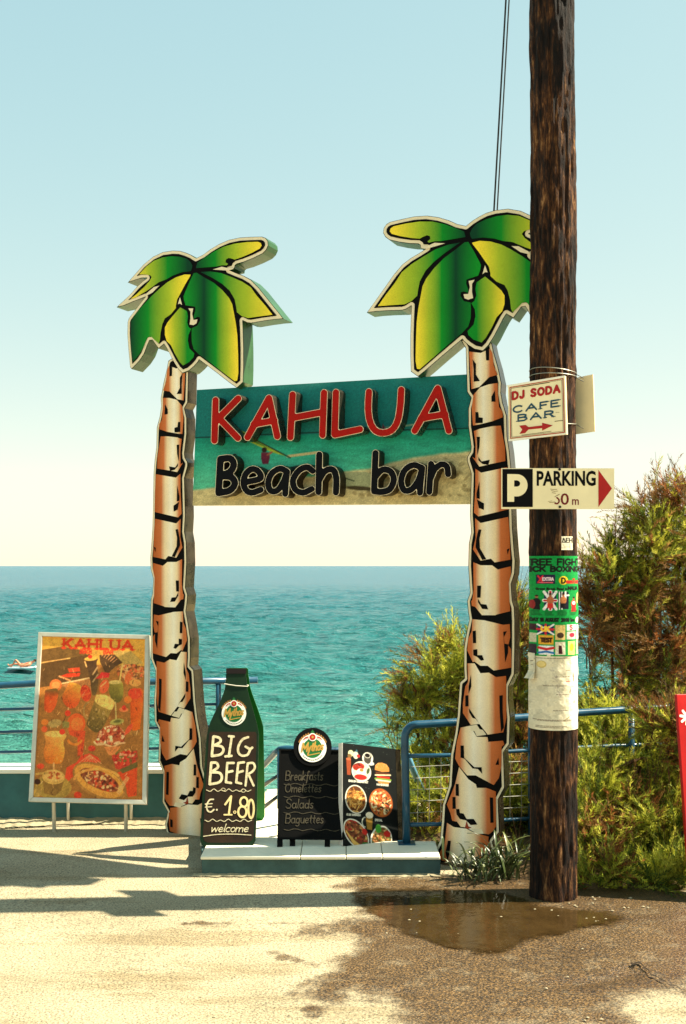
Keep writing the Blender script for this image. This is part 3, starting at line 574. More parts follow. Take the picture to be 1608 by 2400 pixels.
for k, (lp, marks) in enumerate(RINGS):
    q = MB(); fill(q, [lp], at(.0085), 0)
    for mk in marks: fill(q, [mk], at(.0065), 1)
    if k == 7: fill(q, [A7([(365,1066),(420,1056),(445,1095),(470,1100),(500,1140),(420,1152),(400,1110),(370,1105)])], at(.0068), 2)
    if k == 9: fill(q, [A7([(375,1920),(460,1925),(478,1962),(410,1965)])], at(.0068), 2)
    if k == 9: fill(q, [A7([(335,1855),(350,1900),(378,1912),(345,1922),(322,1912)])], at(.0066), 3)
    q.build('bark_ring', [bark_low if k in (9, 10) else bark, M['black'], M['cream'], plain('bark_red', rgb(150, 55, 25)) if k == 9 else M['black']], trunk, keep=False)
def fit(A, B):                                       # mirror image: u' = a u + b, z' = c z + d
    A, B = np.array(A), np.array(B); a, bb = np.polyfit(A[:, 0], B[:, 0], 1); c, d = np.polyfit(A[:, 1], B[:, 1], 1)
    print('mirror fit', a, bb, c, d, 'residual', np.abs(A[:, 0] * a + bb - B[:, 0]).max(), np.abs(A[:, 1] * c + d - B[:, 1]).max()); return a, bb, c, d
def mirror_copy(o, fitted):
    a, bb, c, d = fitted; k = o.copy(); COL.objects.link(k); k.parent = gate; k.location = (bb, 0, d); k.scale = (a, 1, c)
    for ch in list(o.children):
        e = ch.copy(); COL.objects.link(e); e.parent = k
    return k
cr2 = mirror_copy(crown, fit(Z1([(733,262),(1322,140),(1447,757),(1065,1322),(620,1202),(690,828),(715,340)]), Z2([(912,205),(218,235),(62,907),(470,1442),(1008,1230),(905,832),(915,300)])))
tr2 = mirror_copy(trunk, fit(A6([(130,1060),(545,2060),(475,680)]) + A7([(275,705),(735,300),(548,2030),(578,2150),(310,500)]), Z4([(452,1045),(72,1995),(150,665)], .015) + Z5([(440,725),(48,420),(160,2000),(160,2165),(418,520)], .015)))
tag(crown, 'green and yellow painted palm crown further from the utility pole'); tag(cr2, 'green and yellow painted palm crown partly behind the utility pole')
tag(trunk, 'orange and tan painted palm trunk beside the utility pole'); tag(tr2, 'orange and tan painted palm trunk beside the bottle board')
# picture board
TLb, TRb, BRb, BLb = gp(462, 914, .06), gp(1104, 877, .06), gp(1112, 1181, .06), gp(452, 1185, .06)
q = MB(); q.hexa([(*(TLb[0], .06, TLb[1]),), (TRb[0], .06, TRb[1]), (BRb[0], .06, BRb[1]), (BLb[0], .06, BLb[1]), (TLb[0], .10, TLb[1]), (TRb[0], .10, TRb[1]), (BRb[0], .10, BRb[1]), (BLb[0], .10, BLb[1])])
board = q.build('sign_board', M['sign_cream'], gate, keep=False)
# the picture printed on it: windsurfers, a lagoon and a sand spit
S = Sheet(330, 155, (0, 0, 1000, 470), (18, 112, 108)); X, Y = S.X, S.Y
cl = fbm(X, Y * 2, 190, 81); k = np.clip((cl - .55) * 3, 0, 1)[..., None] * np.clip(1 - Y / 190, 0, 1)[..., None] * .55; S.C = S.C * (1 - k) + np.array([120, 180, 168]) / 255 * k
wt = np.clip((Y - 196) / 3, 0, 1)[..., None]; tone = np.clip((Y - 196) / 170, 0, 1)[..., None]; wv = (.86 + .28 * fbm(X, Y * 4, 60, 82))[..., None]
S.C = S.C * (1 - wt) + (np.array([14, 134, 112]) * (1 - tone) + np.array([84, 188, 150]) * tone) / 255 * wv * wt
sh = np.interp(X, [0, 120, 300, 520, 650, 800, 1000], [400, 392, 372, 345, 330, 290, 272]) + 10 * (fbm(X, Y, 60, 83) - .5)
k = np.clip((Y - sh) / 10, 0, 1)[..., None]; S.C = S.C * (1 - k) + np.array([206, 188, 134]) / 255 * (.82 + .3 * fbm(X, Y * 2, 30, 84)[..., None]) * k
S.speck(np.maximum(sh - Y + 22, 0), [(96, 82, 48), (120, 100, 60)], 90, 9, (600, 300, 1000, 440))
S.line([(360,280),(470,268)], 5, (190, 172, 120)); S.line([(640,182),(760,180),(850,170)], 3, (200, 190, 150), .6)
S.poly([(130,150),(200,180),(285,240),(365,283),(300,262),(210,215)], (150, 170, 50)); S.poly([(200,190),(290,248),(240,225)], (60, 110, 50)); S.line([(130,150),(370,286)], 2.5, (20, 40, 30))
S.poly([(660,100),(676,140),(684,190),(668,188),(662,150)], (30, 130, 110)); S.poly([(700,165),(712,190),(698,192)], (120, 50, 60)); S.poly([(420,120),(432,150),(416,150)], (30, 70, 80))
S.ell(272, 252, 10, 10, 0, (40, 24, 20)); S.poly([(260,262),(288,262),(294,280),(288,308),(266,308),(260,285)], (96, 30, 52)); S.line([(285,272),(300,262)], 4, (140, 80, 60))
S.ell(158, 274, 10, 10, 0, (40, 24, 20)); S.poly([(124,290),(150,280),(170,300),(182,345),(170,338),(155,315),(130,310)], (150, 70, 48)); S.line([(160,300),(184,350)], 5, (150, 70, 48))
S.poly([(530,350),(640,345),(720,380),(640,408),(520,400)], (158, 160, 118)); S.line([(540,358),(600,380)], 2, (50, 60, 40)); S.ell(420, 330, 60, 14, 0, (26, 46, 40)); S.line([(260,335),(420,340)], 5, (120, 60, 60)); S.ell(620, 408, 50, 8, 5, (70, 60, 36))
S.line([(0,194),(520,190),(1000,196)], 2.0, (10, 46, 44)); S.grain(.06)
S.build('picture_print', lambda A, B: (lambda f: f(A, B))(quad_fn(*[(c[0], .0575, c[1]) for c in (TLb, TRb, BRb, BLb)])), M['print'], None).parent = board
def letter(strokes, off, depth, face, side, name='letter', trim=2.4):
    q = MB(); z = lambda o: (lambda x, y: (lambda p: (p[0], o, p[1]))(gp(440 + x * .43367, 860 + y * .43367, off)))
    big = stroke_loops(strokes, trim + 1.2); mid = stroke_loops(strokes, trim); inn = stroke_loops(strokes)
    fill(q, big, z(off), 0); walls(q, big, z(off), z(off + depth), 0); fill(q, mid, z(off - .0015), 2); fill(q, inn, z(off - .003), 1)
    return q.build(name, [side, face, M['trim']], board, keep=False)
def S_(r, *ls): return [(smooth_line(list(l)) if len(l) > 3 else list(l), r) for l in ls]
R = 17.5
KAH = [S_(R, [(152,180),(146,398)], [(274,171),(168,278)], [(172,280),(272,384)]), S_(R, [(324,380),(440,169)], [(440,169),(485,375)], [(358,310),(470,290)]), S_(R, [(568,150),(556,380)], [(738,140),(730,368)], [(565,276),(735,244)]), S_(R, [(802,138),(795,366)], [(795,366),(932,337)]),
       S_(R, [(980,135),(976,225),(984,290),(1010,340),(1052,357),(1104,342),(1136,290),(1150,210),(1155,124)]), S_(R, [(1228,345),(1352,116)], [(1352,116),(1412,345)], [(1262,278),(1392,256)])]
for g in KAH: letter(g, -.03, .0868, M['red_face'], M['letter_side'])
BB = [S_(18, [(178,500),(168,682)], [(178,498),(230,494),(250,525),(232,565),(176,590)], [(176,590),(236,596),(256,632),(228,668),(168,682)]), S_(16.5, [(306,624),(392,604),(384,566),(350,552),(316,576),(302,625),(318,668),(352,680),(396,664)]), S_(16.5, [(538,566),(500,550),(456,575),(436,624),(448,668),(484,668),(518,624),(538,566)], [(538,566),(530,640),(528,686)]),
      S_(16.5, [(676,562),(646,542),(602,560),(570,612),(582,662),(624,680),(672,660)]), S_(17, [(712,474),(708,676)], [(710,612),(744,562),(786,556),(804,600),(802,678)]), S_(17, [(1016,466),(1008,672)], [(1010,600),(1052,556),(1098,566),(1115,612),(1092,662),(1044,676),(1010,670)]),
      S_(16.5, [(1266,546),(1222,530),(1174,558),(1154,616),(1170,666),(1210,662),(1248,612),(1268,546)], [(1268,546),(1258,640),(1256,680)]), S_(16.5, [(1316,524),(1306,676)], [(1310,610),(1336,552),(1374,526),(1402,540),(1408,580)])]
for g in BB: letter(g, -.03, .0868, M['navy_face'], M['letter_side2'])
# lamp cable from the top of the pole down to the palm

# ================================================================== UTILITY POLE AND WHAT HANGS ON IT
PC = G(1296, 2098); PX, PY = PC.x, PC.y
def pole_r(z): return np.interp(z, [0, .15, 4.6, 9], [.1245, .121, .1135, .104])
nth, nz = 140, 620; th = np.linspace(0, 2 * np.pi, nth, endpoint=False); zz = np.linspace(-.3, 9, nz); TH, ZZ = np.meshgrid(th, zz)
arc_ = TH * .12
def wrapn(s, sz, seed):                               # noise that closes round the pole, stretched along the grain
    k = max(4, int(round(.75 / s))); r = np.random.default_rng(seed).random((400, k)); u = TH / (2 * np.pi) * k; v = (ZZ + 1) / sz; i, j = np.floor(u).astype(int), np.floor(v).astype(int); fu, fv = u - i, v - j
    fu, fv = fu * fu * (3 - 2 * fu), fv * fv * (3 - 2 * fv); g = lambda a, b: r[b % 400, a % k]
    return (g(i, j) * (1 - fu) + g(i+1, j) * fu) * (1 - fv) + (g(i, j+1) * (1 - fu) + g(i+1, j+1) * fu) * fv
rr_ = pole_r(ZZ) + .008 * (wrapn(.03, .5, 1) - .5) + .011 * (wrapn(.014, .22, 2) - .5) + .008 * (wrapn(.012, .06, 3) - .5) + .010 * (wrapn(.18, 1.1, 4) - .5)
rr_ -= .008 * np.clip((wrapn(.016, .45, 6) - .74) * 5, 0, 1)
lean = .012 * np.sin(ZZ * .7 + 1)
V = np.stack([PX + lean * .3 + rr_ * np.cos(TH), PY + rr_ * np.sin(TH), ZZ], -1).reshape(-1, 3); I = np.arange(nth * nz).reshape(nz, nth); Ir = np.roll(I, -1, 1)
m, t, b = new_mat('weathered_creosote_wood'); tc = nod(t, 'ShaderNodeTexCoord'); mp = nod(t, 'ShaderNodeMapping'); mp.inputs['Scale'].default_value = (1, 1, .2); t.links.new(tc.outputs['Object'], mp.inputs[0])
n1 = noise(t, 46, 6, .7, mp.outputs[0]); n2 = noise(t, 8, 6, .7, mp.outputs[0]); n3 = noise(t, 130, 3, .6, mp.outputs[0])
c1 = ramp(t, n1.outputs['Fac'], [(.36, rgb(10, 5, 2)), (.47, rgb(58, 33, 16)), (.57, rgb(112, 72, 40)), (.70, rgb(200, 154, 104))])
c2 = ramp(t, n2.outputs['Fac'], [(.42, (.07, .06, .05)), (.5, (.45, .41, .36)), (.62, (.9, .86, .8))]); t.links.new(mixc(t, 1.0, c1.outputs[0], c2.outputs[0], 'MULTIPLY'), b.inputs['Base Color'])
b.inputs['Roughness'].default_value = .85; b.inputs['Specular IOR Level'].default_value = .25; b1 = bump(t, n1.outputs['Fac'], b, .9, .02); bump(t, n3.outputs['Fac'], b, .5, .008, b1)
pole = empty('utility_pole', (PX, PY, 0)); tag(pole, 'tall dark weathered wooden utility pole with signs and papers fixed to it', 'pole')
fast_mesh('shaft', V, np.stack([I[:-1], Ir[:-1], Ir[1:], I[1:]], -1).reshape(-1, 4), m, None, pole, True)
q = MB(); q.tube([(PX, PY, 8.97), (PX, PY, 9.03), (PX, PY, 9.05)], [.112, .11, .02], 24); q.build('cap', M['galv'], pole)
# service cable: two thin lines from the pole head to the palm crown
a = P(1161, 500, 6.52); e = Vector((PX - .02, PY - .02, 8.75))
for dx, dr in ((-.009, .0052), (.010, .0042)):
    q = MB(); pts = []
    for i in range(25):
        s = i / 24; p = a.lerp(e, s); p.z -= .05 * 4 * s * (1 - s) * .3; p.x += dx * (1 - .15 * s); pts.append(p)
    q.tube(pts, dr, 6); o = q.build('overhead_cable', M['cable'])
    tag(o, 'thin dark cable rising from the palm crown, %s of the pair' % ('left' if dx < 0 else 'right'), 'cable', 'cables from the pole to the palm')

def font_mesh(s, size, bold=0.0, xs=1.0):
    cu = bpy.data.curves.new('t', 'FONT'); cu.body = s; cu.size = 1; cu.offset = bold; cu.resolution_u = 3
    ob = bpy.data.objects.new('t', cu); COL.objects.link(ob); dg = bpy.context.evaluated_depsgraph_get(); me = bpy.data.meshes.new_from_object(ob.evaluated_get(dg))
    vs_ = [v.co.copy() for v in me.vertices]; fs = [tuple(p.vertices) for p in me.polygons]; bpy.data.objects.remove(ob); bpy.data.curves.remove(cu); bpy.data.meshes.remove(me)
    x0 = min(v.x for v in vs_); x1 = max(v.x for v in vs_); y0 = min(v.y for v in vs_); y1 = max(v.y for v in vs_)
    return [((v.x - x0) / (x1 - x0), (v.y - y0) / (y1 - y0)) for v in vs_], fs
def put_text(mb, s, box, fn, m=0, bold=.0):
    vs_, fs = font_mesh(s, 1, bold); x0, y0, x1, y1 = box
    mb.add([fn(x0 + u * (x1 - x0), y1 - v * (y1 - y0)) for u, v in vs_], fs, m)
def planar(px0, py0, s, plane):                       # zoom pixel -> point on a plane (origin, normal), pulled toward the camera by off
    o, n = plane
    def mk(off):
        def f(x, y):
            d = Vector(((px0 + x * s - CX) / F, 1, -(py0 + y * s - HY) / F)); tt = (o + n * off - CAM).dot(n) / d.dot(n); return tuple(CAM + d * tt)
        return f
    return mk
# --- parking sign, flat on the front of the pole
Zs = (1160, 860, .19133)
pk = planar(*Zs, (Vector((PX, PY - .132, 0)), Vector((0, -1, 0))))
pr = empty('parking_sign', (PX, PY - .13, 2.1)); tag(pr, 'cream rectangular PARKING arrow sign bolted low across the wooden pole', 'sign')
f0 = pk(0); q = MB(); q.slab([f0(78,1240), f0(1462,1242), f0(1462,1742), f0(80,1740)], (0, .003, 0)); q.build('plate', M['sign_cream'], pr)
q = MB(); fill(q, [[(92,1250),(464,1250),(464,1716),(92,1716)]], pk(.0015)); q.build('black_square', M['sign_black'], pr)
q = MB(); rnd = arc(270, 1450, 130, 136, -90, 90, 20)
fill(q, [[(152,1312)] + [(x, y - 0) for x, y in rnd] + [(236,1586),(236,1652),(152,1652)], [(236,1390),(270,1388)] + arc(268, 1428, 42, 38, -90, 90, 10) + [(236,1466)]], pk(.003)); q.build('letter_p', M['sign_cream'], pr)
q = MB(); put_text(q, 'PARKING', (512,1272,1236,1458), pk(.0015), 0, .03); q.build('lettering', M['sign_black'], pr)
q = MB(); fill(q, [[(1268,1262),(1434,1488),(1268,1716)]], pk(.0015)); q.build('arrow', M['sign_red'], pr)
q = MB(); put_text(q, '0', (806,1548,906,1690), pk(.0015), 0, .01); put_text(q, 'm', (946,1620,1028,1690), pk(.0015), 0, .01)
fill(q, stroke_loops([(smooth_line([(760,1602),(782,1622),(786,1650),(765,1674),(738,1672)]), 9)]), pk(.0015)); q.build('distance', plain('sign_dark_red', rgb(110, 18, 22)), pr)
scm = plain('scratched_steel', rgb(140, 118, 80), .6)
for s_ in (([(680,1496),(720,1502),(760,1500)], 3), ([(690,1515),(730,1524),(770,1520)], 3), ([(700,1540),(745,1548)], 3), ([(735,1590),(790,1560)], 4), ([(670,1660),(735,1655),(745,1665)], 4), ([(650,1650),(700,1640)], 2)): q = MB(); fill(q, stroke_loops([s_]), pk(.0013)); q.build('scratch', scm, pr)
for (x, y) in ((792,1255),(795,1715)):
    c = Vector(pk(.001)(x, y)); q = MB(); q.tube([c, c + Vector((0, -.006, 0)), c + Vector((0, -.009, 0))], [.0068, .0068, .004], 10); q.build('bolt', M['sign_black'], pr)
# --- cafe sign, tangent to the pole and turned 45 degrees
nd = Vector((-.7071, -.7071, 0)); tp = Vector((PX, PY, 0)) + nd * .132
cf = planar(*Zs, (tp, nd)); f0 = cf(0)
ps = empty('cafe_sign', (tp.x, tp.y, 2.57)); tag(ps, 'square cream cafe sign with red arrow and border wired to the pole', 'sign')
q = MB(); q.slab([f0(158,232), f0(856,110), f0(878,826), f0(172,908)], -nd * .012); q.build('plate', M['sign_cream'], ps)
for c4 in ([(150,224),(858,104),(862,128),(154,246)], [(168,890),(874,808),(878,826),(170,910)]): q = MB(); q.slab([f0(*p) for p in c4], nd * .0012); q.build('edge_strip', M['white'], ps)
q = MB(); fill(q, [[(178,248),(838,136),(858,806),(188,880)], [(188,256),(828,148),(846,796),(198,870)]], cf(.0015), 0); fill(q, [[(196,262),(820,157),(838,788),(205,862)], [(200,266),(816,161),(834,785),(209,858)]], cf(.0015), 1); q.build('border', [M['sign_red'], M['sign_black']], ps)
def tilt(fn, x0, slope): return lambda x, y: fn(x, y + (x - x0) * slope)
for g_ in text('DJ SODA', 218, 398, 84, 14, width=572, gap=.36, each=True):
    if g_: q = MB(); fill(q, stroke_loops(g_, res=4), tilt(cf(.0018), 204, -.155)); q.build('letter', M['sign_red'], ps)
def serif_text(s, box, r):
    x0, y0, x1, y1 = box; h = y1 - y0; st = []
    for gl in text(s, x0, y1, h, r, width=x1 - x0, gap=.3, each=True):
        gs = []; st.append(gs)
        for pts, rr2 in gl:
            gs.append((pts, rr2))
            for p in (pts[0], pts[-1]):
                if (abs(p[1] - y1) < 1 or abs(p[1] - y0) < 1) and abs(pts[0][0] - pts[-1][0]) < h * 1.2: gs.append(([(p[0] - r * 2.2, p[1]), (p[0] + r * 2.2, p[1])], r * .5))
    return st
for s_, bx_, sl_ in (('CAFE', (225,486,780,562), -.15), ('BAR', (285,590,716,664), -.13)):
    for g_ in serif_text(s_, bx_, 10): q = MB(); fill(q, stroke_loops(g_, res=4), tilt(cf(.0018), bx_[0], sl_)); q.build('letter', M['sign_blue'], ps)
q = MB(); fill(q, [[(298,720),(375,710),(410,736),(578,716),(578,684),(708,716),(578,780),(578,750),(410,766),(370,810),(300,820),(335,768)]], cf(.0018)); q.build('arrow', M['sign_red'], ps)
scm = plain('brown_scratch', rgb(96, 74, 44), .7)
for s_ in (([(735,666),(780,660),(832,656)], 4), ([(745,556),(790,556)], 2), ([(330,246),(668,190)], 3), ([(330,836),(688,788)], 3)): q = MB(); fill(q, stroke_loops([s_]), cf(.0016)); q.build('scratch', scm, ps)
# --- the second plate behind the pole, seen from its blank back
tp2 = Vector((PX, PY, 0)) - nd * .136; bk = planar(*Zs, (tp2, nd)); f0 = bk(0)
q = MB(); q.slab([f0(500,236), f0(1200,90), f0(1226,790), f0(540,890)], -nd * .006); o = q.build('blank_sign', M['sign_cream']); tag(o, 'blank cream back of the sign plate sticking out behind the pole', 'sign')
# wire ties
def tie(z, zb, wob, name='wire_tie'):
    q = MB(); pts = []
    for i in range(49):
        a_ = 2 * math.pi * i / 48; r_ = float(pole_r(z)) + .007; pts.append((PX + r_ * math.cos(a_), PY + r_ * math.sin(a_), z + (zb - z) * (1 + math.cos(a_)) / 2 + wob * math.sin(2 * a_)))
    pts.append((PX + .15, PY - .06, zb - .03)); q.tube(pts, .0022, 6); o = q.build(name, M['galv'], pole); return o
zt = P(1340, 880, PY).z; tie(zt + .028, zt + .006, .003); tie(zt - .005, zt - .012, .002); zt2 = P(1340, 1000, PY).z; tie(zt2 - .01, zt2 + .012, .005)
# --- papers pasted round the pole
def wrap_fn(x0, x1, y0, y1, lift, wave=0.0, seed=1):
    z0, z1 = P(CX, y0, PY - .12).z, P(CX, y1, PY - .12).z
    def ang(x):                                       # photo column -> angle on the pole's front
        s = (x - CX) / F * (PY - .06); return math.asin(max(-1, min(1, (s - PX) / .124)))
    a0, a1 = ang(x0) if x0 > 1240 else -1.45, ang(x1) if x1 < 1350 else 1.45
    def f(S, T):
        a_ = np.arcsin(math.sin(a0) + (math.sin(a1) - math.sin(a0)) * S); z = z0 + (z1 - z0) * T; r_ = pole_r(z) + lift + wave * (fbm(S * 6 + seed, T * 9, 1.0, 90 + seed) - .5)
        return np.stack([PX + r_ * np.sin(a_), PY - r_ * np.cos(a_), z], -1)
    return f
S = Sheet(110, 250, (0, 0, 500, 1075), (12, 140, 62)); K = (16, 18, 14)
st = lambda s, x, y, h, r, col=K, wd=None, sk=0: S.strokes(text(s, x, y, h, r, wd, sk), col)
st('FREE FIGHT', -40, 96, 62, 9, wd=560); st('KICK BOXING', -50, 165, 50, 9, wd=545)
S.poly([(50,200),(225,200),(225,300),(50,300)], (34, 26, 58)); S.strokes(text('X', 68, 285, 70, 8, 40), (210, 40, 50)); S.strokes(text('EXTRA', 108, 262, 30, 5, 100), (225, 200, 205)); S.line([(80,285),(200,285)], 6, (215, 90, 100))
S.ell(310, 262, 48, 46, 0, (236, 196, 40)); S.strokes(text('D', 292, 290, 52, 8), K); S.strokes(text('ownTown', 342, 292, 44, 7, 165), (200, 44, 38)); S.strokes(text('Great Beach Road in', 48, 362, 20, 4, 300), K); S.strokes(text('MALIA', 360, 362, 32, 6, 110), K)
S.poly([(120,385),(235,385),(235,570),(120,570)], (24, 28, 70)); S.line([(120,385),(235,570)], 14, (230, 225, 220)); S.line([(235,385),(120,570)], 14, (230, 225, 220)); S.line([(178,385),(178,570)], 20, (230, 225, 220)); S.line([(120,478),(235,478)], 18, (230, 225, 220)); S.line([(178,385),(178,570)], 11, (190, 30, 40)); S.line([(120,478),(235,478)], 9, (190, 30, 40))
S.poly([(255,385),(365,385),(365,570),(255,570)], (20, 22, 44))
for x in (268, 294): S.line([(x,385),(x,570)], 6, (230, 228, 220))
S.line([(332,385),(332,470)], 9, (235, 232, 225)); S.line([(310,422),(365,422)], 9, (235, 232, 225))
for x, y, c1_, c2_ in ((178,430,(170,96,60),(200,50,40)), (308,430,(176,110,66),(30,26,30)), (425,470,(214,170,130),(206,40,40)), (55,450,(120,80,56),(22,20,22))):
    S.ell(x, y - 12, 14, 17, 0, (150, 96, 64)); S.ell(x, y - 24, 14, 9, 0, (40, 26, 20)); S.ell(x, y + 45, 34, 42, 0, c1_ if y < 460 and x != 55 else c2_); S.poly([(x-26,y+78),(x+26,y+78),(x+30,y+128),(x-30,y+128)], c2_)
S.ell(425, 505, 22, 20, 0, (235, 220, 210)); S.ell(20, 520, 24, 50, 0, (140, 40, 40)); S.ell(480, 450, 18, 60, 0, (220, 180, 110))
for y in (590, 604, 618, 632):
    for x in (10, 130, 250, 375): S.line([(x,y),(x + random.uniform(60, 95),y)], 3, (16, 60, 28))
st('SUNDAY 18 AUGUST', -60, 702, 34, 6, wd=320); st('20:30 hrs', 288, 702, 32, 6, wd=140); S.ell(470, 690, 24, 34, 0, (226, 200, 200))
blocks = [(0,730,54,800,(60,30,40)),(62,735,210,840,(30,34,84)),(225,740,330,900,(206,176,110)),(345,735,450,800,(232,228,220)),(345,812,450,895,(226,200,190)),(460,740,500,900,(222,222,214)),(0,830,54,930,(196,190,160)),(70,850,210,950,(216,160,50)),(225,920,330,1060,(216,206,180)),(360,915,440,1060,(230,220,120)),(72,962,210,1060,(232,228,226)),(0,950,54,1060,(50,40,50)),(455,905,500,1060,(200,170,150))]
for x0, y0, x1, y1, c in blocks: S.poly([(x0,y0),(x1,y0),(x1,y1),(x0,y1)], c)
S.line([(62,735),(210,840)], 9, (228,222,220)); S.line([(210,735),(62,840)], 9, (228,222,220)); S.line([(62,787),(210,787)], 12, (200,40,50)); S.line([(136,735),(136,840)], 10, (200,40,50)); S.strokes(text('UK', 98, 805, 46, 9), (240, 196, 60))
S.strokes(text('TEST', 92, 922, 40, 8, 100), (60, 34, 16)); S.line([(72,985),(140,1000),(210,985)], 13, (200,40,44)); S.line([(72,1040),(140,1025),(210,1040)], 11, (50,110,170)); S.ell(278, 850, 36, 30, 0, (70,50,34)); S.strokes(text('S', 380, 790, 44, 6), (170,30,40)); S.ell(405, 850, 30, 24, 0, (190,50,70)); S.poly([(262,960),(292,960),(300,1050),(258,1050)], (60,20,26)); S.ell(400, 980, 22, 40, 0, (236,190,50))
S.grain(.05, 2)
o = S.build('fight_poster', wrap_fn(1236, 1352, 1303, 1538, .012, .006, 3), M['paper']); tag(o, 'green printed kick boxing poster wrapped round the wooden pole', 'poster')
S = Sheet(100, 170, (0, 0, 480, 800), (222, 212, 184)); X, Y = S.X, S.Y
S.C *= (.90 + .18 * fbm(X, Y, 140, 95))[..., None]; S.C *= np.where(fbm(X * 1.4, Y, 60, 96) > .62, .93, 1.0)[..., None]
S.ell(95, 105, 42, 38, 0, (196, 170, 96)); S.ell(92, 102, 34, 30, 0, (224, 200, 130))
for k in range(60): S.ell(random.gauss(190 + 1.3 * k, 18), 150 + 5.2 * k + random.gauss(0, 12), random.uniform(4, 12), random.uniform(2, 5), random.uniform(0, 90), (168, 156, 144), .7)
for y, x0, x1 in ((40,50,420),(170,330,440),(235,220,420),(330,110,330),(420,230,400),(590,200,430),(690,30,440),(700,60,380),(756,50,330),(770,50,300)):
    x = x0
    while x < x1: w_ = random.uniform(8, 34); S.line([(x, y), (min(x + w_, x1), y)], 3.2, (92, 76, 62), .85); x += w_ + 9
S.line([(330,285),(430,285)], 4, (176, 60, 50)); S.line([(400,340),(470,372)], 4, (180, 50, 44)); S.line([(380,410),(440,460),(450,500)], 4, (120, 50, 44)); S.line([(300,700),(380,640),(430,690)], 4, (150, 130, 90)); S.poly([(380,20),(480,0),(480,800),(400,800),(350,620)], (246, 240, 216), .7); S.grain(.02, 3)
o = S.build('paper_notice', wrap_fn(1243, 1350, 1534, 1712, .0105, .008, 5), M['paper']); tag(o, 'faded torn cream paper notice pasted on the pole below the green poster', 'notice')
S = Sheet(30, 36, (0, 0, 120, 150), (224, 216, 190)); S.strokes(text('ΔEH', 8, 66, 46, 5, 104), (16, 16, 14)); S.line([(30,118),(90,116)], 2, (120, 110, 90)); S.line([(88,70),(90,150)], 2, (90, 84, 70))
o = S.build('sticker', wrap_fn(1309.5, 1337, 1257, 1289, .012, .002, 8), M['paper']); tag(o, 'small cream sticker with three black Greek capitals on the pole', 'sticker')
S = Sheet(20, 60, (0, 0, 70, 280), (212, 204, 178)); S.C *= (.85 + .3 * fbm(S.X, S.Y, 40, 97))[..., None]; S.line([(20,90),(50,84)], 3, (60,50,40)); S.line([(22,130),(46,126)], 3, (120,110,90))
def strip(A, B):
    f = wrap_fn(1239, 1256, 1532, 1592, .017, .01, 9); q_ = f(A, B); q_[..., 0] -= .05 * np.clip(B - .7, 0, 1) * (1 + .8 * np.sin(A * 19)); q_[..., 1] -= .02 * B; return q_
o = S.build('paper_strip', strip, M['paper']); tag(o, 'ragged curled paper strip hanging at the left edge of the pole notice', 'paper scrap')

# ================================================================== BOARDS
# --- bottle-shaped A-board
ZB = (450, 1540, .20080); YF, YT, YR = 6.50, 6.78, 7.14
bb_ = empty('bottle_sign_board', (P(532, 1988, 6.52).x, 6.75, KZ)); tag(bb_, 'green bottle-shaped pavement board chalked with BIG BEER and a price', 'sign board')
topz, botz = P(0, 1567, YT).z, KZ + .004
nb_ = Vector((0, -(topz - botz), (YT - YF))).normalized(); front = (Vector((0, YF, botz)), nb_ if nb_.y < 0 else -nb_)
bf = planar(*ZB, front)
BOT = [(402,145),(416,132),(618,132),(632,145),(632,192),(629,212),(638,262),(641,342),(662,440),(702,580),(746,740),(776,880),(777,1000),(766,1400),(756,1800),(742,2140),(712,2200),(660,2230),(200,2236),(150,2226),(110,2190),(95,2130),(105,1900),(130,1500),(160,1100),(180,880),(215,760),(270,640),(330,520),(380,380),(390,310),(398,215),(402,192)]
BOT = [tuple(p) for p in smooth_line(BOT[4:15], 5)] + BOT[15:22] + [tuple(p) for p in smooth_line(BOT[22:], 5)] + BOT[:4]
def board(outline, fn, back, name, mat, parent):
    q = MB(); a_ = [fn(*p) for p in outline]; fill(q, [outline], fn); bv = Vector(back); fill(q, [outline], lambda x, y: tuple(Vector(fn(x, y)) + bv)); walls(q, [outline], fn, lambda x, y: tuple(Vector(fn(x, y)) + bv)); return q.build(name, mat, parent)
board(BOT, bf(0), -front[1] * .016, 'front_panel', M['bottle_green'], bb_)
rear_n = Vector((0, -(topz - botz), -(YR - YT))).normalized(); rear = (Vector((0, YR, botz)), rear_n)
f0 = bf(0); xc = (Vector(f0(420, 2236)).x)
q = MB(); RB = [(Vector(f0(x, y)).x + .006, (Vector(f0(x, y)).z - botz) / (topz - botz)) for x, y in BOT]
rfn = lambda u, v: (u + .003, YR + (YT + .022 - YR) * v, botz + (topz - botz) * v)
rfb = lambda u, v: (u + .003, YR + .016 + (YT + .022 - YR) * v, botz + (topz - botz) * v)
fill(q, [RB], rfn); fill(q, [RB], rfb); walls(q, [RB], rfn, rfb); q.build('rear_panel', M['bottle_rear'], bb_)
q = MB(); q.slab([bf(.001)(399,134), bf(.001)(635,134), bf(.001)(634,194), bf(.001)(400,194)], front[1] * .004); q.build('cap', plain('bottle_cap_brown', rgb(28, 16, 12), .5), bb_)
q = MB(); fill(q, [[(212,872),(738,872),(756,900),(752,1000),(742,1400),(734,1800),(722,2100),(700,2140),(650,2166),(180,2166),(140,2140),(128,2090),(140,1850),(160,1500),(188,1100),(198,900)]], bf(.0012)); q.build('chalk_panel', M['chalk_brown'], bb_)
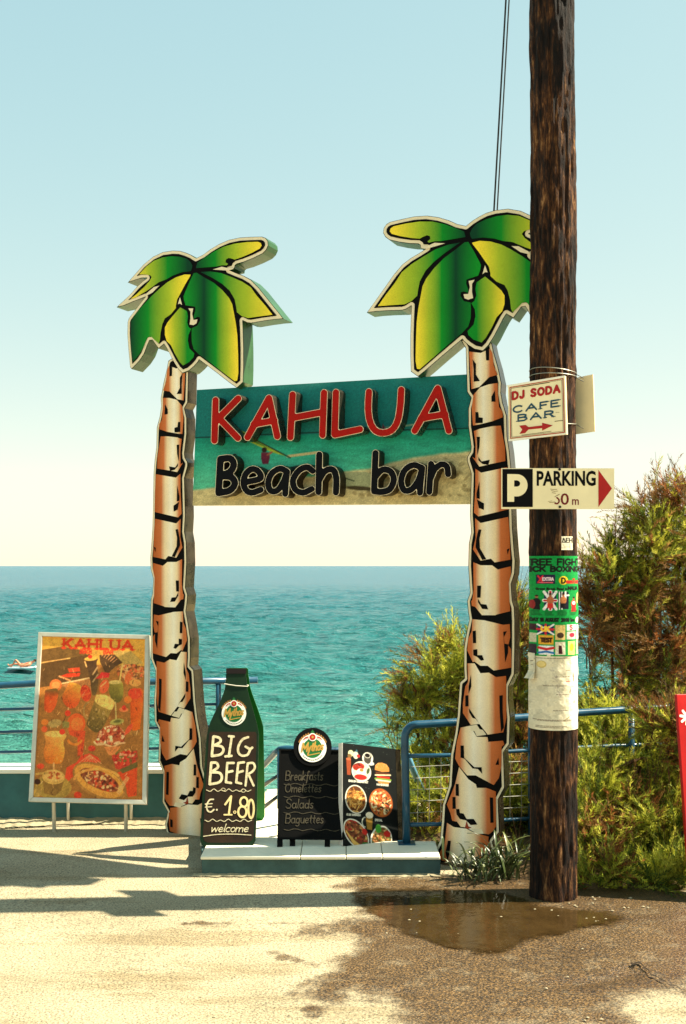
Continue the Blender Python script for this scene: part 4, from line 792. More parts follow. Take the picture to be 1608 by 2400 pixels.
big = [S_(15, [(250,930),(232,1156)], [(255,926),(322,945),(330,990),(262,1030)], [(262,1030),(345,1044),(368,1090),(330,1138),(232,1156)]), S_(14, [(465,925),(430,1160)], [(432,924),(488,928)], [(390,1160),(462,1152)]), S_(14, [(655,935),(590,962),(542,1040),(542,1112),(582,1150),(648,1140),(680,1078)], [(680,1076),(626,1046)], [(680,1076),(704,1056)]),
       S_(15, [(225,1236),(206,1482)], [(226,1232),(288,1236),(302,1288),(228,1340)], [(228,1344),(322,1352),(350,1410),(312,1464),(206,1484)]), S_(14, [(412,1238),(396,1460)], [(396,1460),(456,1470)], [(412,1236),(488,1236)], [(405,1346),(474,1330)]), S_(14, [(540,1238),(516,1462)], [(516,1462),(574,1476)], [(540,1236),(608,1228)], [(530,1350),(594,1330)]), S_(13, [(650,1244),(626,1500)], [(650,1240),(716,1238),(734,1290),(700,1340),(642,1370)], [(660,1368),(720,1500)])]
for g in big: q = MB(); fill(q, stroke_loops(g), bf(.0028)); q.build('chalk_letter', M['chalk'], bb_)
eu = [(smooth_line([(250,1660),(205,1668),(172,1730),(182,1790),(220,1808),(256,1780)]), 9), ([(156,1716),(236,1710)], 6), ([(156,1752),(230,1746)], 6), ([(290,1782)], 12)]
q = MB(); fill(q, stroke_loops(eu[:3]), bf(.0028)); q.build('euro_sign', M['chalk'], bb_); q = MB(); fill(q, stroke_loops(eu[3:]), bf(.0028)); q.build('chalk_dot', M['chalk'], bb_)
for g in ([([(388,1720),(458,1625),(430,1836)], 12), ([(376,1840),(466,1840)], 9)], [(arc(500,1810,14,14,0,360,12), 5)], [(arc(606,1692,44,56,0,360,24), 12), (arc(588,1806,48,64,0,360,24), 12)], [(arc(690,1772,32,108,0,360,24), 12)]): q = MB(); fill(q, stroke_loops(g), bf(.0028)); q.build('price_figure', M['chalk_orange'], bb_)
sq = lambda y, x0, x1: (smooth_line([(x0 + (x1 - x0) * i / 12, y + (14 if i % 2 else -14) * (1 if i % 4 else .2)) for i in range(13)]), 4)
for g in ([sq(1553, 170, 690)], [(arc(365,1545,24,16,0,360,12), 3)], [(arc(600,1558,24,20,0,270,12), 3)], [sq(1905, 150, 700)], [(smooth_line([(135,2092),(300,2070),(500,2066),(690,2078)]), 5)]): q = MB(); fill(q, stroke_loops(g, res=3), bf(.0028)); q.build('chalk_flourish', M['chalk'], bb_)
q = MB()
for g in text('welcome', 222, 2040, 92, 5, width=430, skew=.25, gap=.10, each=True): fill(q, stroke_loops(g, res=3), bf(.0028))
tag(q.build('chalk_script', M['chalk'], bb_), kind='stuff')
def badge(fn, cx, cy, r, parent):
    """round beer label: white ring, green field, gold script, rosette and barley"""
    par = empty('round_label', parent.location, None); par.parent = parent; par.matrix_parent_inverse = Matrix.Translation(parent.location).inverted()
    def add(name, mat, loops_list, off):
        for lp in loops_list:
            q = MB(); fill(q, lp, fn(off)); q.build(name, mat, par)
    ring = arc(cx, cy, r, r, 0, 357, 40); inner = arc(cx, cy, r * .70, r * .70, 0, 357, 32)
    add('barley', M['barley'], [[[(cx + sgn * r * (1.04 * math.sin(rad(a_))) + sgn * r * .06 * px_, cy - r * 1.06 * math.cos(rad(a_)) + r * py_) for px_, py_ in ((-1.2,-.05),(.6,-.10),(1.5,.02),(.2,.10))]] for sgn in (-1, 1) for a_ in (16, 26, 36, 46, 56, 64)], .0030)
    add('ring', M['white'], [[ring]], .0036); add('field', M['badge_green'], [[inner]], .0046)
    add('script', M['gold'], [stroke_loops(g, res=4) for g in text('Mythos', cx - r * .78, cy + r * .26, r * .62, r * .055, width=r * 1.52, skew=.18, gap=.14, slope=-.10, each=True)] + [stroke_loops([([(cx - r * .35, cy + r * .52), (cx + r * .5, cy + r * .34)], r * .035)], res=4)], .0058)
    add('rosette', M['white'], [[arc(cx, cy - r * .80, r * .29, r * .29, 0, 350, 20)]], .0066); add('rosette_centre', M['sign_red'], [[arc(cx, cy - r * .80, r * .22, r * .22, 0, 350, 18)]], .0076)
    add('rosette_star', M['gold'], [[[(cx + r * (.14 if k % 2 else .06) * math.cos(rad(k * 36)), cy - r * .80 + r * (.14 if k % 2 else .06) * math.sin(rad(k * 36))) for k in range(10)]]], .0084)
    add('ribbon', M['sign_red'], [[[(cx + sg * r * .33, cy - r * .86), (cx + sg * r * .52, cy - r * .80), (cx + sg * r * .70, cy - r * .62), (cx + sg * r * .62, cy - r * .60), (cx + sg * r * .48, cy - r * .72), (cx + sg * r * .31, cy - r * .76)]] for sg in (-1, 1)], .0066)
    add('sprig', M['badge_green'], [[[(cx, cy - r * 1.34), (cx + r * .10, cy - r * 1.2), (cx + r * .16, cy - r * 1.13), (cx, cy - r * 1.08), (cx - r * .16, cy - r * 1.13), (cx - r * .10, cy - r * 1.2)]]], .0066)
    add('small_print', M['sign_black'], [stroke_loops([([(cx + r * .85 * math.cos(rad(a_)), cy + r * .85 * math.sin(rad(a_))), (cx + r * .85 * math.cos(rad(a_ + 4)), cy + r * .85 * math.sin(rad(a_ + 4)))], r * .03)], res=3) for a_ in range(38, 140, 9)], .0046)
M['badge_green'] = plain('label_green', rgb(26, 98, 44), .5); M['gold'] = plain('label_gold', rgb(176, 136, 58), .5, var=.2); M['barley'] = plain('label_barley', rgb(150, 104, 48), .6, var=.3, scale=60)
badge(bf, 490, 658, 143, bb_)
c0, c1 = Vector(f0(388, 312)), Vector(f0(642, 342)); q = MB(); q.tube([c0 + Vector((-.004, .03, 0)), c0 + Vector((-.004, -.003, 0)), c0.lerp(c1, .5) + Vector((0, -.006, -.003)), c1 + Vector((.004, -.003, 0)), c1 + Vector((.006, .04, .003)), c0 + Vector((-.004, .045, .01))], .0028, 6); q.build('cord', M['rope'], bb_)

# --- chalk menu board
ZC = (610, 1680, .23597); cb = empty('menu_chalkboard', (P(730, 1990, 6.5).x, 6.6, KZ)); tag(cb, 'black chalkboard on legs listing breakfasts, topped by a round beer badge', 'chalkboard')
yb_, yt_ = 6.46, 6.72; tz, bz = P(0, 1757, yt_).z, KZ; n_ = Vector((0, -(tz - bz), yt_ - yb_)).normalized(); n_ = n_ if n_.y < 0 else -n_
cfn = planar(*ZC, (Vector((0, yb_, bz)), n_)); f0 = cfn(0)
board([(190,325),(828,335),(826,1222),(172,1215)], f0, -n_ * .012, 'board', M['board_black'], cb)
q = MB()
for pr_ in ([(188,322),(830,332),(830,346),(188,336)], [(188,336),(206,336),(190,1215),(170,1212)], [(814,346),(830,346),(830,1222),(812,1222)], [(190,1200),(812,1206),(812,1224),(188,1218)]): q.slab([f0(*p) for p in pr_], n_ * .008)
o = q.build('frame', M['board_black'], cb)
for x0 in (168, 292, 640):
    q = MB(); yo = Vector((0, 0 if x0 != 292 else .02, 0)); q.slab([Vector(f0(x0, 1216)) + yo, Vector(f0(x0 + 54, 1216)) + yo, Vector(f0(x0 + 54, 1326)) + yo, Vector(f0(x0 - 2, 1326)) + yo], -n_ * .022); q.build('leg', M['board_black'], cb)
for x0 in (200, 780):                                 # rear legs of the trestle
    a_ = Vector(f0(x0, 360)) + Vector((0, .02, 0)); e_ = Vector((a_.x, 7.05 if x0 < 500 else 6.98, KZ if x0 < 500 else KZ - .11)); q = MB(); q.slab([a_, a_ + Vector((.03, 0, 0)), e_ + Vector((.03, 0, 0)), e_], (0, .02, 0)); q.build('leg', M['board_black'], cb)
board(arc(520, 300, 190, 190, 0, 356, 48), cfn(.014), -n_ * .012, 'badge_panel', M['board_black'], cb); badge(lambda o_: cfn(.0145 + o_), 520, 312, 138, cb)
for s_, x, y, h, wd in (('Breakfasts',250,630,92,370), ('Omelettes',246,748,82,356), ('Salads',254,908,92,270), ('Baguettes',250,1056,88,374)):
    q = MB()
    for g in text(s_, x, y, h, 4.6, width=wd, skew=.10, gap=.14, each=True): fill(q, stroke_loops(g, res=3), cfn(.0025))
    tag(q.build('chalk_word', M['chalk_dim'], cb), kind='stuff')
for y in (668, 792, 950, 1118):
    q = MB(); fill(q, stroke_loops([(smooth_line([(235 + 46 * i, y + 9 * math.sin(i * 1.9) + i * .9) for i in range(13)]), 3.2)], res=3), cfn(.0025)); q.build('chalk_line', M['chalk_dim'], cb)

# --- food picture board
ZF = (610, 1680, .23597); fb = empty('food_picture_board', (P(870, 1990, 6.55).x, 6.55, KZ)); tag(fb, 'dark board printed with pictures of plates, burger, fries and pizza', 'sign board')
TL, TRR, BL = P(802, 1741, 6.62), P(938, 1757, 6.78), P(802, 1991, 6.47); BL.z = KZ + .004
nf = (TRR - TL).cross(BL - TL).normalized(); nf = nf if nf.y < 0 else -nf
dd_ = Vector(((946 - CX) / F, 1, -(1989 - HY) / F)); BR = CAM + dd_ * ((TL - CAM).dot(nf) / dd_.dot(nf))
q = MB(); q.slab([TL, TRR, BR, BL], -nf * .05); o = q.build('panel', plain('white_box_frame', rgb(222, 212, 200), .4), fb)
q = MB(); e1 = (TRR - TL).normalized(); w_ = .034; q.slab([TRR - e1 * w_, TRR, BR, BR - e1 * w_], nf * .003); q.build('metal_edge', M['sheet'], fb)
S = Sheet(140, 230, (815, 250, 1420, 1315), (10, 14, 12)); X, Y = S.X, S.Y; S.C = S.C * (.6 + .9 * fbm(X, Y, 120, 99))[..., None]; W_ = (226, 220, 200)
for _ in range(70): S.line([(random.uniform(830, 1400), random.uniform(260, 1300))], random.uniform(1.5, 3), (150, 160, 140), .7)
# every picture is drawn in zoom columns that lean with the board
S.ell(905, 350, 32, 34, 0, (206, 206, 160)); S.ell(960, 365, 30, 40, 0, (214, 208, 180)); S.ell(990, 372, 18, 18, 0, (176, 40, 40)); S.poly([(950,330),(970,300),(985,330)], (50, 100, 110)); S.ell(890, 380, 24, 22, 0, (120, 90, 50))
S.ell(1095, 385, 62, 66, 20, W_); S.ell(1095, 365, 44, 44, 0, (30, 20, 14)); S.ell(1110, 430, 60, 26, 10, (206, 206, 196)); S.ell(1092, 400, 40, 44, 0, (70, 66, 56)); S.ell(1092, 352, 38, 30, 0, W_); S.ell(1092, 354, 30, 22, 0, (24, 16, 12))
S.poly([(852,410),(905,414),(902,580),(862,580)], (150, 66, 34)); S.ell(878, 412, 27, 14, 0, (190, 100, 60))
S.ell(1022, 532, 110, 108, 0, W_); S.ell(1022, 532, 96, 94, 0, (210, 206, 180)); d = S.ell_d(990, 485, 66, 40, -12); S.put(d, (150, 40, 26)); S.speck(d, [(190,60,40),(90,24,18)], 30, 16, (920, 440, 1060, 530)); S.ell(1020, 540, 52, 40, 0, (236, 232, 214)); S.ell(1024, 518, 22, 16, 0, (190, 120, 50)); S.ell(1012, 592, 70, 30, 0, (172, 40, 30)); S.ell(1098, 520, 16, 34, 20, (70, 84, 50))
S.poly([(1172,500),(1180,450),(1215,420),(1260,415),(1310,428),(1338,465),(1340,505),(1260,515)], (206, 132, 62)); S.speck(S.ell_d(1255, 450, 74, 34), [(240,200,140)], 30, 4, (1180, 420, 1330, 490)); S.poly([(1180,518),(1345,520),(1350,548),(1185,552)], (92, 48, 26)); S.line([(1178,555),(1352,542)], 7, (230, 214, 170)); S.poly([(1190,560),(1345,560),(1345,585),(1200,588)], (180, 44, 30)); S.line([(1180,592),(1350,596)], 11, (120, 150, 56)); S.line([(1190,606),(1345,612)], 8, (220, 214, 190)); S.poly([(1200,615),(1340,618),(1325,645),(1220,640)], (200, 130, 66))
S.strokes(text('ENGLISH BREAKFAST', 880, 650, 18, 3, 215), W_); S.strokes(text('HAMBURGER', 1195, 662, 18, 3, 130), W_)
d = S.ell_d(958, 828, 118, 150, -6); S.put(d, W_); d = S.ell_d(958, 828, 106, 138, -6); S.put(d, (92, 52, 22))
for _ in range(80):
    a_ = random.uniform(0, 180); x, y = random.gauss(958, 50), random.gauss(815, 65); L = random.uniform(20, 46); k = seg_dist(X, Y, (x - L * math.cos(rad(a_)), y - L * math.sin(rad(a_))), (x + L * math.cos(rad(a_)), y + L * math.sin(rad(a_)))) - 5; S.put(np.maximum(k, d), random.choice([(206,150,70),(176,116,46),(226,180,100),(140,84,34)]))
d = S.ell_d(1236, 845, 132, 152, -8); S.put(d, (168, 84, 34)); d = S.ell_d(1236, 845, 116, 134, -8); S.put(d, (196, 120, 52)); S.speck(d, [(226,206,150),(150,50,26),(60,46,24),(236,220,170),(190,70,40)], 220, 15, (1120, 710, 1350, 980))
S.strokes(text('CLUB SANDWICH', 855, 1000, 18, 3, 150), W_); S.strokes(text('SPECIAL', 1165, 1040, 20, 3, 80), W_)
S.poly([(1065,1010),(1140,1010),(1130,1140),(1075,1130)], (150, 110, 40)); S.ell(1105, 985, 42, 34, 0, (226, 214, 186)); S.line(arc(1055, 1060, 32, 50, 90, 270, 10), 6, (190, 190, 170))
d = S.ell_d(958, 1185, 112, 175, -38); S.put(d, W_); d = S.ell_d(958, 1185, 100, 160, -38); S.put(d, (110, 60, 34)); S.speck(d, [(150,70,40),(70,36,22),(190,110,60),(170,40,34),(206,170,90)], 170, 16, (830, 1040, 1080, 1315))
for k in range(9): S.line([(850 + 9 * k, 1160 + 12 * k),(930 + 12 * k, 1290 + 3 * k)], 6, (216, 170, 84))
S.ell(1050, 1160, 26, 34, -30, (190, 40, 30)); S.ell(1060, 1290, 40, 24, 0, (46, 110, 40))
d = S.ell_d(1230, 1235, 118, 150, 12); S.put(d, W_); d = S.ell_d(1232, 1238, 104, 135, 12); S.put(d, (150, 96, 50)); S.speck(d, [(196,140,80),(110,64,30),(90,100,40),(220,180,120)], 120, 16, (1130, 1100, 1330, 1315)); S.ell(1200, 1120, 32, 46, 0, (70, 150, 50)); S.ell(1296, 1170, 38, 32, 0, (190, 40, 30)); S.grain(.05)
f_ = quad_fn(TL + e1 * .004, TRR - e1 * w_, BR - e1 * w_, BL + e1 * .004, nf * .002); S.build('food_print', f_, M['print'], fb)

# --- framed cocktail poster on two legs
pb = empty('framed_poster_stand', (P(205, 1948, 7.3).x, 7.32, 0)); tag(pb, 'leaning aluminium-framed cocktail and snack poster on two short legs', 'poster stand')
TL, TRR, BR, BL = P(91, 1482, 7.50), P(351, 1489, 7.44), P(344, 1886, 7.16), P(68, 1879, 7.20)
nf = (TRR - TL).cross(BL - TL).normalized(); nf = nf if nf.y < 0 else -nf
q = MB(); q.slab([TL, TRR, BR, BL], -nf * .03); q.build('backing', M['alu'], pb)
def inset(a, b_, c, d_, w_):                          # corners pulled in by w_
    ux, uy = (b_ - a).normalized(), (d_ - a).normalized(); return a + ux * w_ + uy * w_, b_ - ux * w_ + uy * w_, c - ux * w_ - uy * w_, d_ + ux * w_ - uy * w_
oc = (TL, TRR, BR, BL); ic = inset(*oc, .029)
for i in range(4):
    j = (i + 1) % 4; q = MB(); q.slab([oc[i], oc[j], ic[j], ic[i]], nf * .012); o = q.build('frame_bar', M['alu'], pb); bevel(o, .003)
for x in (120, 291):
    a_ = P(x + (4 if x < 200 else 3), 1876, 7.22) ; g_ = P(x, 1946 if x < 200 else 1950, 0); q = MB(); gz = Vector((a_.x - .012, 7.30, 0)); q.tube([a_ + Vector((0, .02, 0)), gz], .0125, 10); q.build('leg', M['alu'], pb)
for x in (150, 300):                                  # back stays
    a_ = P(x, 1600, 7.42) + Vector((0, .02, 0)); q = MB(); q.tube([a_, Vector((a_.x, 7.54, .02))], .011, 8); q.build('stay', M['alu'], pb)
S = Sheet(210, 310, (180, 150, 1410, 1905), (142, 108, 52)); X, Y = S.X, S.Y; S.C = S.C * (.8 + .4 * fbm(X, Y, 260, 101))[..., None]
S.poly([(180,150),(1410,150),(1410,450),(180,450)], (196, 170, 74)); S.poly([(180,300),(430,255),(700,300),(760,420),(180,470)], (96, 84, 44)); S.poly([(180,460),(760,330),(780,580),(430,680),(180,720)], (74, 64, 34)); S.line([(180,445),(520,385)], 7, (206, 180, 110)); S.line([(430,672),(760,602)], 8, (226, 206, 160)); S.poly([(430,690),(770,605),(790,770),(700,800)], (176, 132, 80))
S.poly([(870,340),(1060,330),(1180,400),(1060,470),(960,560),(880,420)], (70, 60, 38)); S.poly([(1010,290),(1250,290),(1400,420),(1190,460)], (170, 166, 96))
for k in range(6): S.line([(900 + 26 * k, 350 + 14 * k),(930 + 30 * k, 300 + 16 * k)], 5, (190, 150, 100))
S.speck(S.ell_d(1250, 520, 170, 90), [(210,160,100),(90,60,40),(200,100,60),(230,200,150)], 160, 20, (1070, 430, 1410, 620))
RED = (196, 58, 30); S.strokes(text('KAHLUA', 440, 272, 100, 15, 820, gap=.3), RED)
for p in text('KAHLUA', 440, 272, 100, 5, 820, gap=.3):
    for e_ in (p[0][0], p[0][-1]): S.line([(e_[0] - 26, e_[1]), (e_[0] + 26, e_[1])], 7, RED)
S.strokes(text('BEACH', 640, 325, 40, 8, 130), RED, .8); S.strokes(text('BAR', 920, 325, 40, 8, 110), RED, .8)
def glass(pts, c0_, c1_, y0, y1):
    d_ = poly_sdf(X, Y, smooth_line(pts + [pts[0]], 5)); k_ = np.clip((Y - y0) / (y1 - y0), 0, 1)[..., None]; sdw = .78 + .3 * np.clip((X - min(p[0] for p in pts)) / (max(p[0] for p in pts) - min(p[0] for p in pts)), 0, 1)[..., None]
    a_ = np.clip(.5 - d_ / S.px, 0, 1)[..., None]; S.C = S.C * (1 - a_) + (np.array(c0_) * (1 - k_) + np.array(c1_) * k_) / 255 * sdw * a_
OR, YE = (222, 92, 40), (236, 178, 70)
glass([(700,380),(845,380),(840,440),(870,600),(850,770),(800,780),(770,620)], (60, 50, 34), (90, 84, 50), 380, 780); S.ell(768, 385, 75, 24, -5, (230, 190, 90)); S.ell(760, 362, 26, 22, 0, (196, 50, 34)); S.line([(850,480),(800,560)], 9, (160, 150, 110)); S.line([(860,560),(805,640)], 9, (160, 150, 110)); S.line([(700,420),(722,475)], 8, (226, 180, 120))
S.poly([(400,595),(500,555),(655,545),(640,585),(520,600)], RED); S.poly([(500,500),(640,485),(650,530),(520,545)], (190, 70, 40)); S.line([(405,590),(535,635)], 9, (226, 160, 110))
S.ell(368, 690, 72, 66, 0, (226, 120, 60)); S.ell(372, 692, 48, 42, 0, (236, 158, 90)); glass([(245,750),(390,730),(392,880),(350,970),(300,995),(248,950)], (90, 84, 40), OR, 740, 830)
glass([(530,650),(660,690),(668,820),(620,920),(540,940),(470,880),(455,800)], YE, OR, 660, 900); S.ell(725, 770, 62, 92, -15, (206, 70, 40)); S.speck(S.ell_d(725, 770, 62, 92, -15), [(226,110,60),(170,44,26)], 40, 16, (660, 680, 790, 860)); S.line([(530,935),(520,1010)], 7, (190, 170, 120))
S.ell(525, 995, 34, 34, 0, (206, 60, 34)); S.ell(630, 1110, 105, 115, 0, OR); S.ell(640, 1110, 70, 74, 0, (230, 120, 56)); S.poly([(465,1080),(548,1090),(548,1155),(470,1150)], (120, 130, 70)); S.poly([(540,1180),(740,1180),(720,1440),(660,1460),(650,1260),(560,1230)], (190, 74, 40)); S.line(arc(620, 1270, 80, 62, 20, 160, 10), 14, (206, 130, 50))
S.poly([(880,560),(900,530),(1000,540),(990,590),(830,610)], (196, 50, 50)); S.line([(1145,440),(1120,620)], 9, (216, 206, 120)); glass([(990,640),(1140,630),(1165,780),(1120,860),(1050,850),(1000,760)], (150, 160, 70), (84, 96, 40), 630, 860); S.ell(940, 690, 54, 80, 20, (226, 100, 60)); S.line([(900,690),(960,640)], 8, (240, 170, 110)); S.ell(1065, 640, 76, 22, -4, (200, 206, 130)); S.line([(1075,860),(1090,1050)], 8, (180, 186, 120)); S.ell(1100, 1075, 82, 34, -10, (150, 166, 90)); S.ell(1105, 1070, 46, 16, -10, (90, 110, 56))
S.ell(1215, 600, 40, 60, 0, (206, 110, 60)); S.ell(1300, 640, 70, 40, 0, (216, 166, 90)); glass([(1240,740),(1390,720),(1372,1100),(1350,1150),(1270,1140)], OR, (230, 110, 30), 720, 1150); S.ell(1300, 760, 80, 60, 0, (216, 70, 44)); S.ell(1220, 830, 44, 40, 0, (226, 130, 50)); S.ell(1175, 940, 52, 26, 0, (226, 130, 80)); S.ell(1178, 920, 26, 30, 0, (200, 60, 44)); S.ell(1310, 1195, 62, 30, 0, (150, 120, 60))
glass([(850,800),(1050,880),(1030,960),(900,1190),(770,1140),(760,1060)], (150, 140, 70), (84, 84, 40), 900, 1190); S.speck(poly_sdf(X, Y, [(830,940),(1010,960),(890,1170),(780,1120)]), [(176,168,110),(70,70,34),(130,124,60)], 80, 14, (760, 920, 1040, 1180)); S.poly(smooth_line([(850,785),(960,785),(1062,850),(1050,920),(1020,945),(900,905),(835,850),(850,785)]), (232, 206, 120)); S.line(arc(770, 960, 60, 90, 100, 260, 10), 9, (150, 136, 80))
d = poly_sdf(X, Y, [(900,1180),(1000,1110),(1120,1120),(1210,1200),(1180,1300),(1000,1340),(850,1320)]); S.put(d, (166, 90, 56)); S.speck(d, [(240,214,170),(150,40,30),(206,110,80),(240,226,190),(110,50,34)], 150, 20, (840, 1110, 1220, 1340)); S.line([(845,1300),(880,1330),(960,1320),(1060,1350),(1130,1310),(1195,1300)], 9, (236, 196, 150)); S.poly([(960,1350),(1150,1340),(1080,1450),(1010,1430)], (206, 140, 80)); S.ell(1240, 1150, 26, 70, 35, (206, 80, 50))
glass([(265,1240),(510,1230),(490,1310),(510,1420),(480,1530),(390,1545),(300,1530),(268,1420),(285,1310)], (240, 180, 90), (232, 130, 40), 1240, 1540); S.ell(388, 1225, 118, 34, 0, (240, 196, 110)); S.ell(470, 1200, 34, 30, 0, (206, 56, 36)); S.line([(390,1540),(392,1620)], 10, (206, 170, 110)); S.ell(262, 1100, 40, 34, 0, (230, 130, 50)); S.ell(262, 1175, 34, 34, 0, (220, 90, 50)); S.ell(380, 1110, 80, 44, -10, (160, 156, 96))
S.ell(820, 1370, 44, 32, 0, (190, 60, 40)); S.poly([(1050,1440),(1190,1390),(1250,1400),(1340,1380),(1350,1480),(1180,1600),(1100,1580)], (176, 60, 44)); S.speck(S.ell_d(1200, 1460, 150, 90), [(230,200,160),(200,60,40),(90,110,50),(150,30,26)], 60, 22, (1050, 1370, 1350, 1560)); S.poly([(1120,1620),(1345,1560),(1345,1860),(1250,1880),(1180,1700)], (206, 74, 34)); S.poly([(1140,1590),(1345,1500),(1345,1560),(1180,1630)], (90, 96, 50))
S.poly([(640,1540),(700,1450),(800,1425),(890,1460),(930,1510),(800,1540),(700,1560)], (216, 70, 44))
for k in range(7): S.line([(800,1440),(680 + 42 * k, 1545 - 5 * abs(k - 3))], 4, (240, 160, 110))
S.poly([(540,1580),(640,1530),(720,1560),(700,1640),(600,1690),(560,1740),(525,1700)], (206, 70, 40)); S.line([(800,1545),(805,1640)], 6, (230, 190, 130))
d = S.ell_d(920, 1720, 330, 170, 24); S.put(d, (150, 120, 60)); d = S.ell_d(915, 1715, 300, 145, 24); S.put(d, (206, 160, 70)); d2 = S.ell_d(920, 1705, 240, 92, 22); S.put(d2, (110, 60, 34)); S.speck(d2, [(70,30,20),(226,190,120),(190,60,36),(150,84,50),(236,214,160)], 170, 22, (680, 1590, 1160, 1830)); S.line(arc(900, 1720, 270, 130, 190, 330, 16), 14, (226, 180, 90), .8)
for k in range(14): S.line([(1120 + 8 * k, 1830 - 13 * k),(1150 + 8 * k, 1850 - 13 * k)], 4, (226, 200, 140))
S.ell(395, 1790, 210, 130, 4, (150, 140, 66)); S.poly([(262,1690),(525,1690),(490,1830),(420,1885),(300,1860)], (120, 104, 50)); S.ell(395, 1685, 130, 78, 4, (196, 176, 96)); S.ell(395, 1675, 110, 60, 4, (206, 186, 110)); S.speck(S.ell_d(395, 1670, 90, 44, 4), [(176,90,44),(150,70,34)], 26, 16, (320, 1630, 480, 1710)); S.line([(190,1660),(330,1640)], 12, (176, 160, 84)); S.ell(215, 1740, 36, 30, 0, (40, 26, 16)); S.ell(210, 1850, 60, 50, 0, (160, 150, 80)); S.ell(240, 1575, 44, 30, 0, (200, 70, 40)); S.ell(680, 1870, 44, 36, 0, (190, 60, 34))
S.C = np.clip(S.C * (.84 + .32 * fbm(X, Y, 46, 103))[..., None] * (.9 + .2 * fbm(X, Y, 17, 104, 2))[..., None], 0, 1)
for _ in range(150):                                  # glints and little shadows of the printed photograph
    x, y = random.uniform(200, 1390), random.uniform(420, 1890); L = random.uniform(8, 40); a_ = random.uniform(50, 130); S.line([(x, y), (x + L * math.cos(rad(a_)), y + L * math.sin(rad(a_)))], random.uniform(2, 5), random.choice([(250,232,180),(250,214,140),(40,26,14),(60,40,20)]), random.uniform(.3, .8))
S.C = np.clip(S.C * np.array([1.08, .88, .72]) + np.array([.12, .07, .05]), 0, 1); S.grain(.06)
S.build('poster_print', quad_fn(*ic, nf * .0022), M['print'], pb)

# --- red board entering at the right edge
rb = empty('red_sign_board', (P(1640, 1960, 6.0).x, 6.0, 0)); tag(rb, 'bright red board with white flower emblem, cut off by the right picture edge', 'sign board')
TL, TRR, BR, BL = P(1585, 1627, 6.02), P(1760, 1622, 6.12), P(1790, 2090, 5.82), P(1608, 2092, 5.72); BL.z = BR.z = .01
BL = P(1619, 2085, 5.75); BL.z = .02
nf = (TRR - TL).cross(BL - TL).normalized(); nf = nf if nf.y < 0 else -nf
q = MB(); q.slab([TL, TRR, BR, BL], -nf * .025); o = q.build('panel', M['red_board'], rb); bevel(o, .004)
ux, uy = (TRR - TL).normalized(), (BL - TL).normalized(); fl = TL + ux * .055 + uy * .125
q = MB(); fpl = lambda x, y: tuple(fl + ux * x + uy * y + nf * .002)
for k in range(8):
    a_ = rad(45 * k + 10); fill(q, stroke_loops([([(.014 * math.cos(a_), .014 * math.sin(a_)), (.040 * math.cos(a_), .040 * math.sin(a_))], .0075)], res=4), fpl)
fill(q, stroke_loops([([(.02, .075), (.09, .06)], .004)], res=4), fpl); q.build('flower_emblem', M['white'], rb)
a_ = TRR.lerp(TL, .5) - nf * .03; q = MB(); q.slab([a_ + Vector((-.1, 0, -.1)), a_ + Vector((.1, 0, -.1)), Vector((a_.x + .1, 6.4, .04)), Vector((a_.x - .1, 6.4, .04))], (0, .015, 0)); q.build('rear_stay', M['red_board'], rb)

# ================================================================== RAILINGS
lr = empty('wall_railing', (-2.0, 7.66, .368)); tag(lr, 'dark blue pipe railing on the teal wall behind the cocktail poster', 'railing')
YL = 7.66
def rail_at(x, y, Y=YL): return P(x, y, Y)
q = MB(); q.tube([rail_at(-900, 1626), rail_at(0, 1607), rail_at(85, 1602), rail_at(300, 1599), rail_at(604, 1594)], .0245, 14); q.build('top_rail', M['blue'], lr, True)
for y0, y1 in ((1663, 1650), (1716, 1702), (1763, 1751)):
    q = MB(); q.tube([rail_at(-900, y0 + 12), rail_at(0, y0), rail_at(520, y1)], .0105, 10); q.build('rail', M['blue'], lr, True)
for x in (-560, 215, 512):
    a = rail_at(x, 1600); q = MB(); q.tube([(a.x, YL, .36), (a.x, YL, a.z)], .019, 12); q.build('post', M['blue'], lr, True)
sr = empty('stair_railing', (P(655, 1990, 7.6).x, 7.6, KZ)); tag(sr, 'blue pipe railing sloping down the beach steps behind the chalkboard', 'railing')
q = MB(); q.tube([P(560, 1845, 8.25), P(620, 1792, 7.85), P(646, 1764, 7.66), P(656, 1756, 7.6), P(672, 1754, 7.6), P(935, 1764, 7.6)], .021, 12); q.build('handrail', M['blue'], sr, True)
for ya, yb2 in ((1817, 1838), (1865, 1889), (1915, 1937), (1964, 1988)):
    q = MB(); q.tube([P(560, yb2 + 50, 8.25), P(622, yb2, 7.85), P(656, ya - 2, 7.6), P(935, ya + 2, 7.6)], .0145, 8); q.build('rail', M['darkblue'], sr, True)
for x, Y in ((656, 7.6), (800, 7.6), (930, 7.6), (590, 8.05)):
    a = P(x, 1760 if Y < 8 else 1820, Y); q = MB(); q.tube([(a.x, Y, -.25 if Y < 8 else -.6), (a.x, Y, a.z)], .019, 10); q.build('post', M['blue'], sr, True)
rr2 = empty('mesh_railing', (P(950, 1990, 6.55).x, 6.55, KZ)); tag(rr2, 'blue tube railing with wire mesh infill and rounded corner beside the palm trunk', 'railing')
Yr = lambda X: 6.55 + (X - .368) * .327
def rp(x, y):                                         # photo pixel on the slanting railing plane
    k = (x - CX) / F; Y = (6.55 - .368 * .327) / (1 - .327 * k); return P(x, y, Y)
base = rp(953, 1990); base.z = KZ
q = MB(); cor = [rp(949 + 28 * (1 - math.cos(rad(a))), 1728 - 30 * math.sin(rad(a))) for a in range(0, 91, 15)]
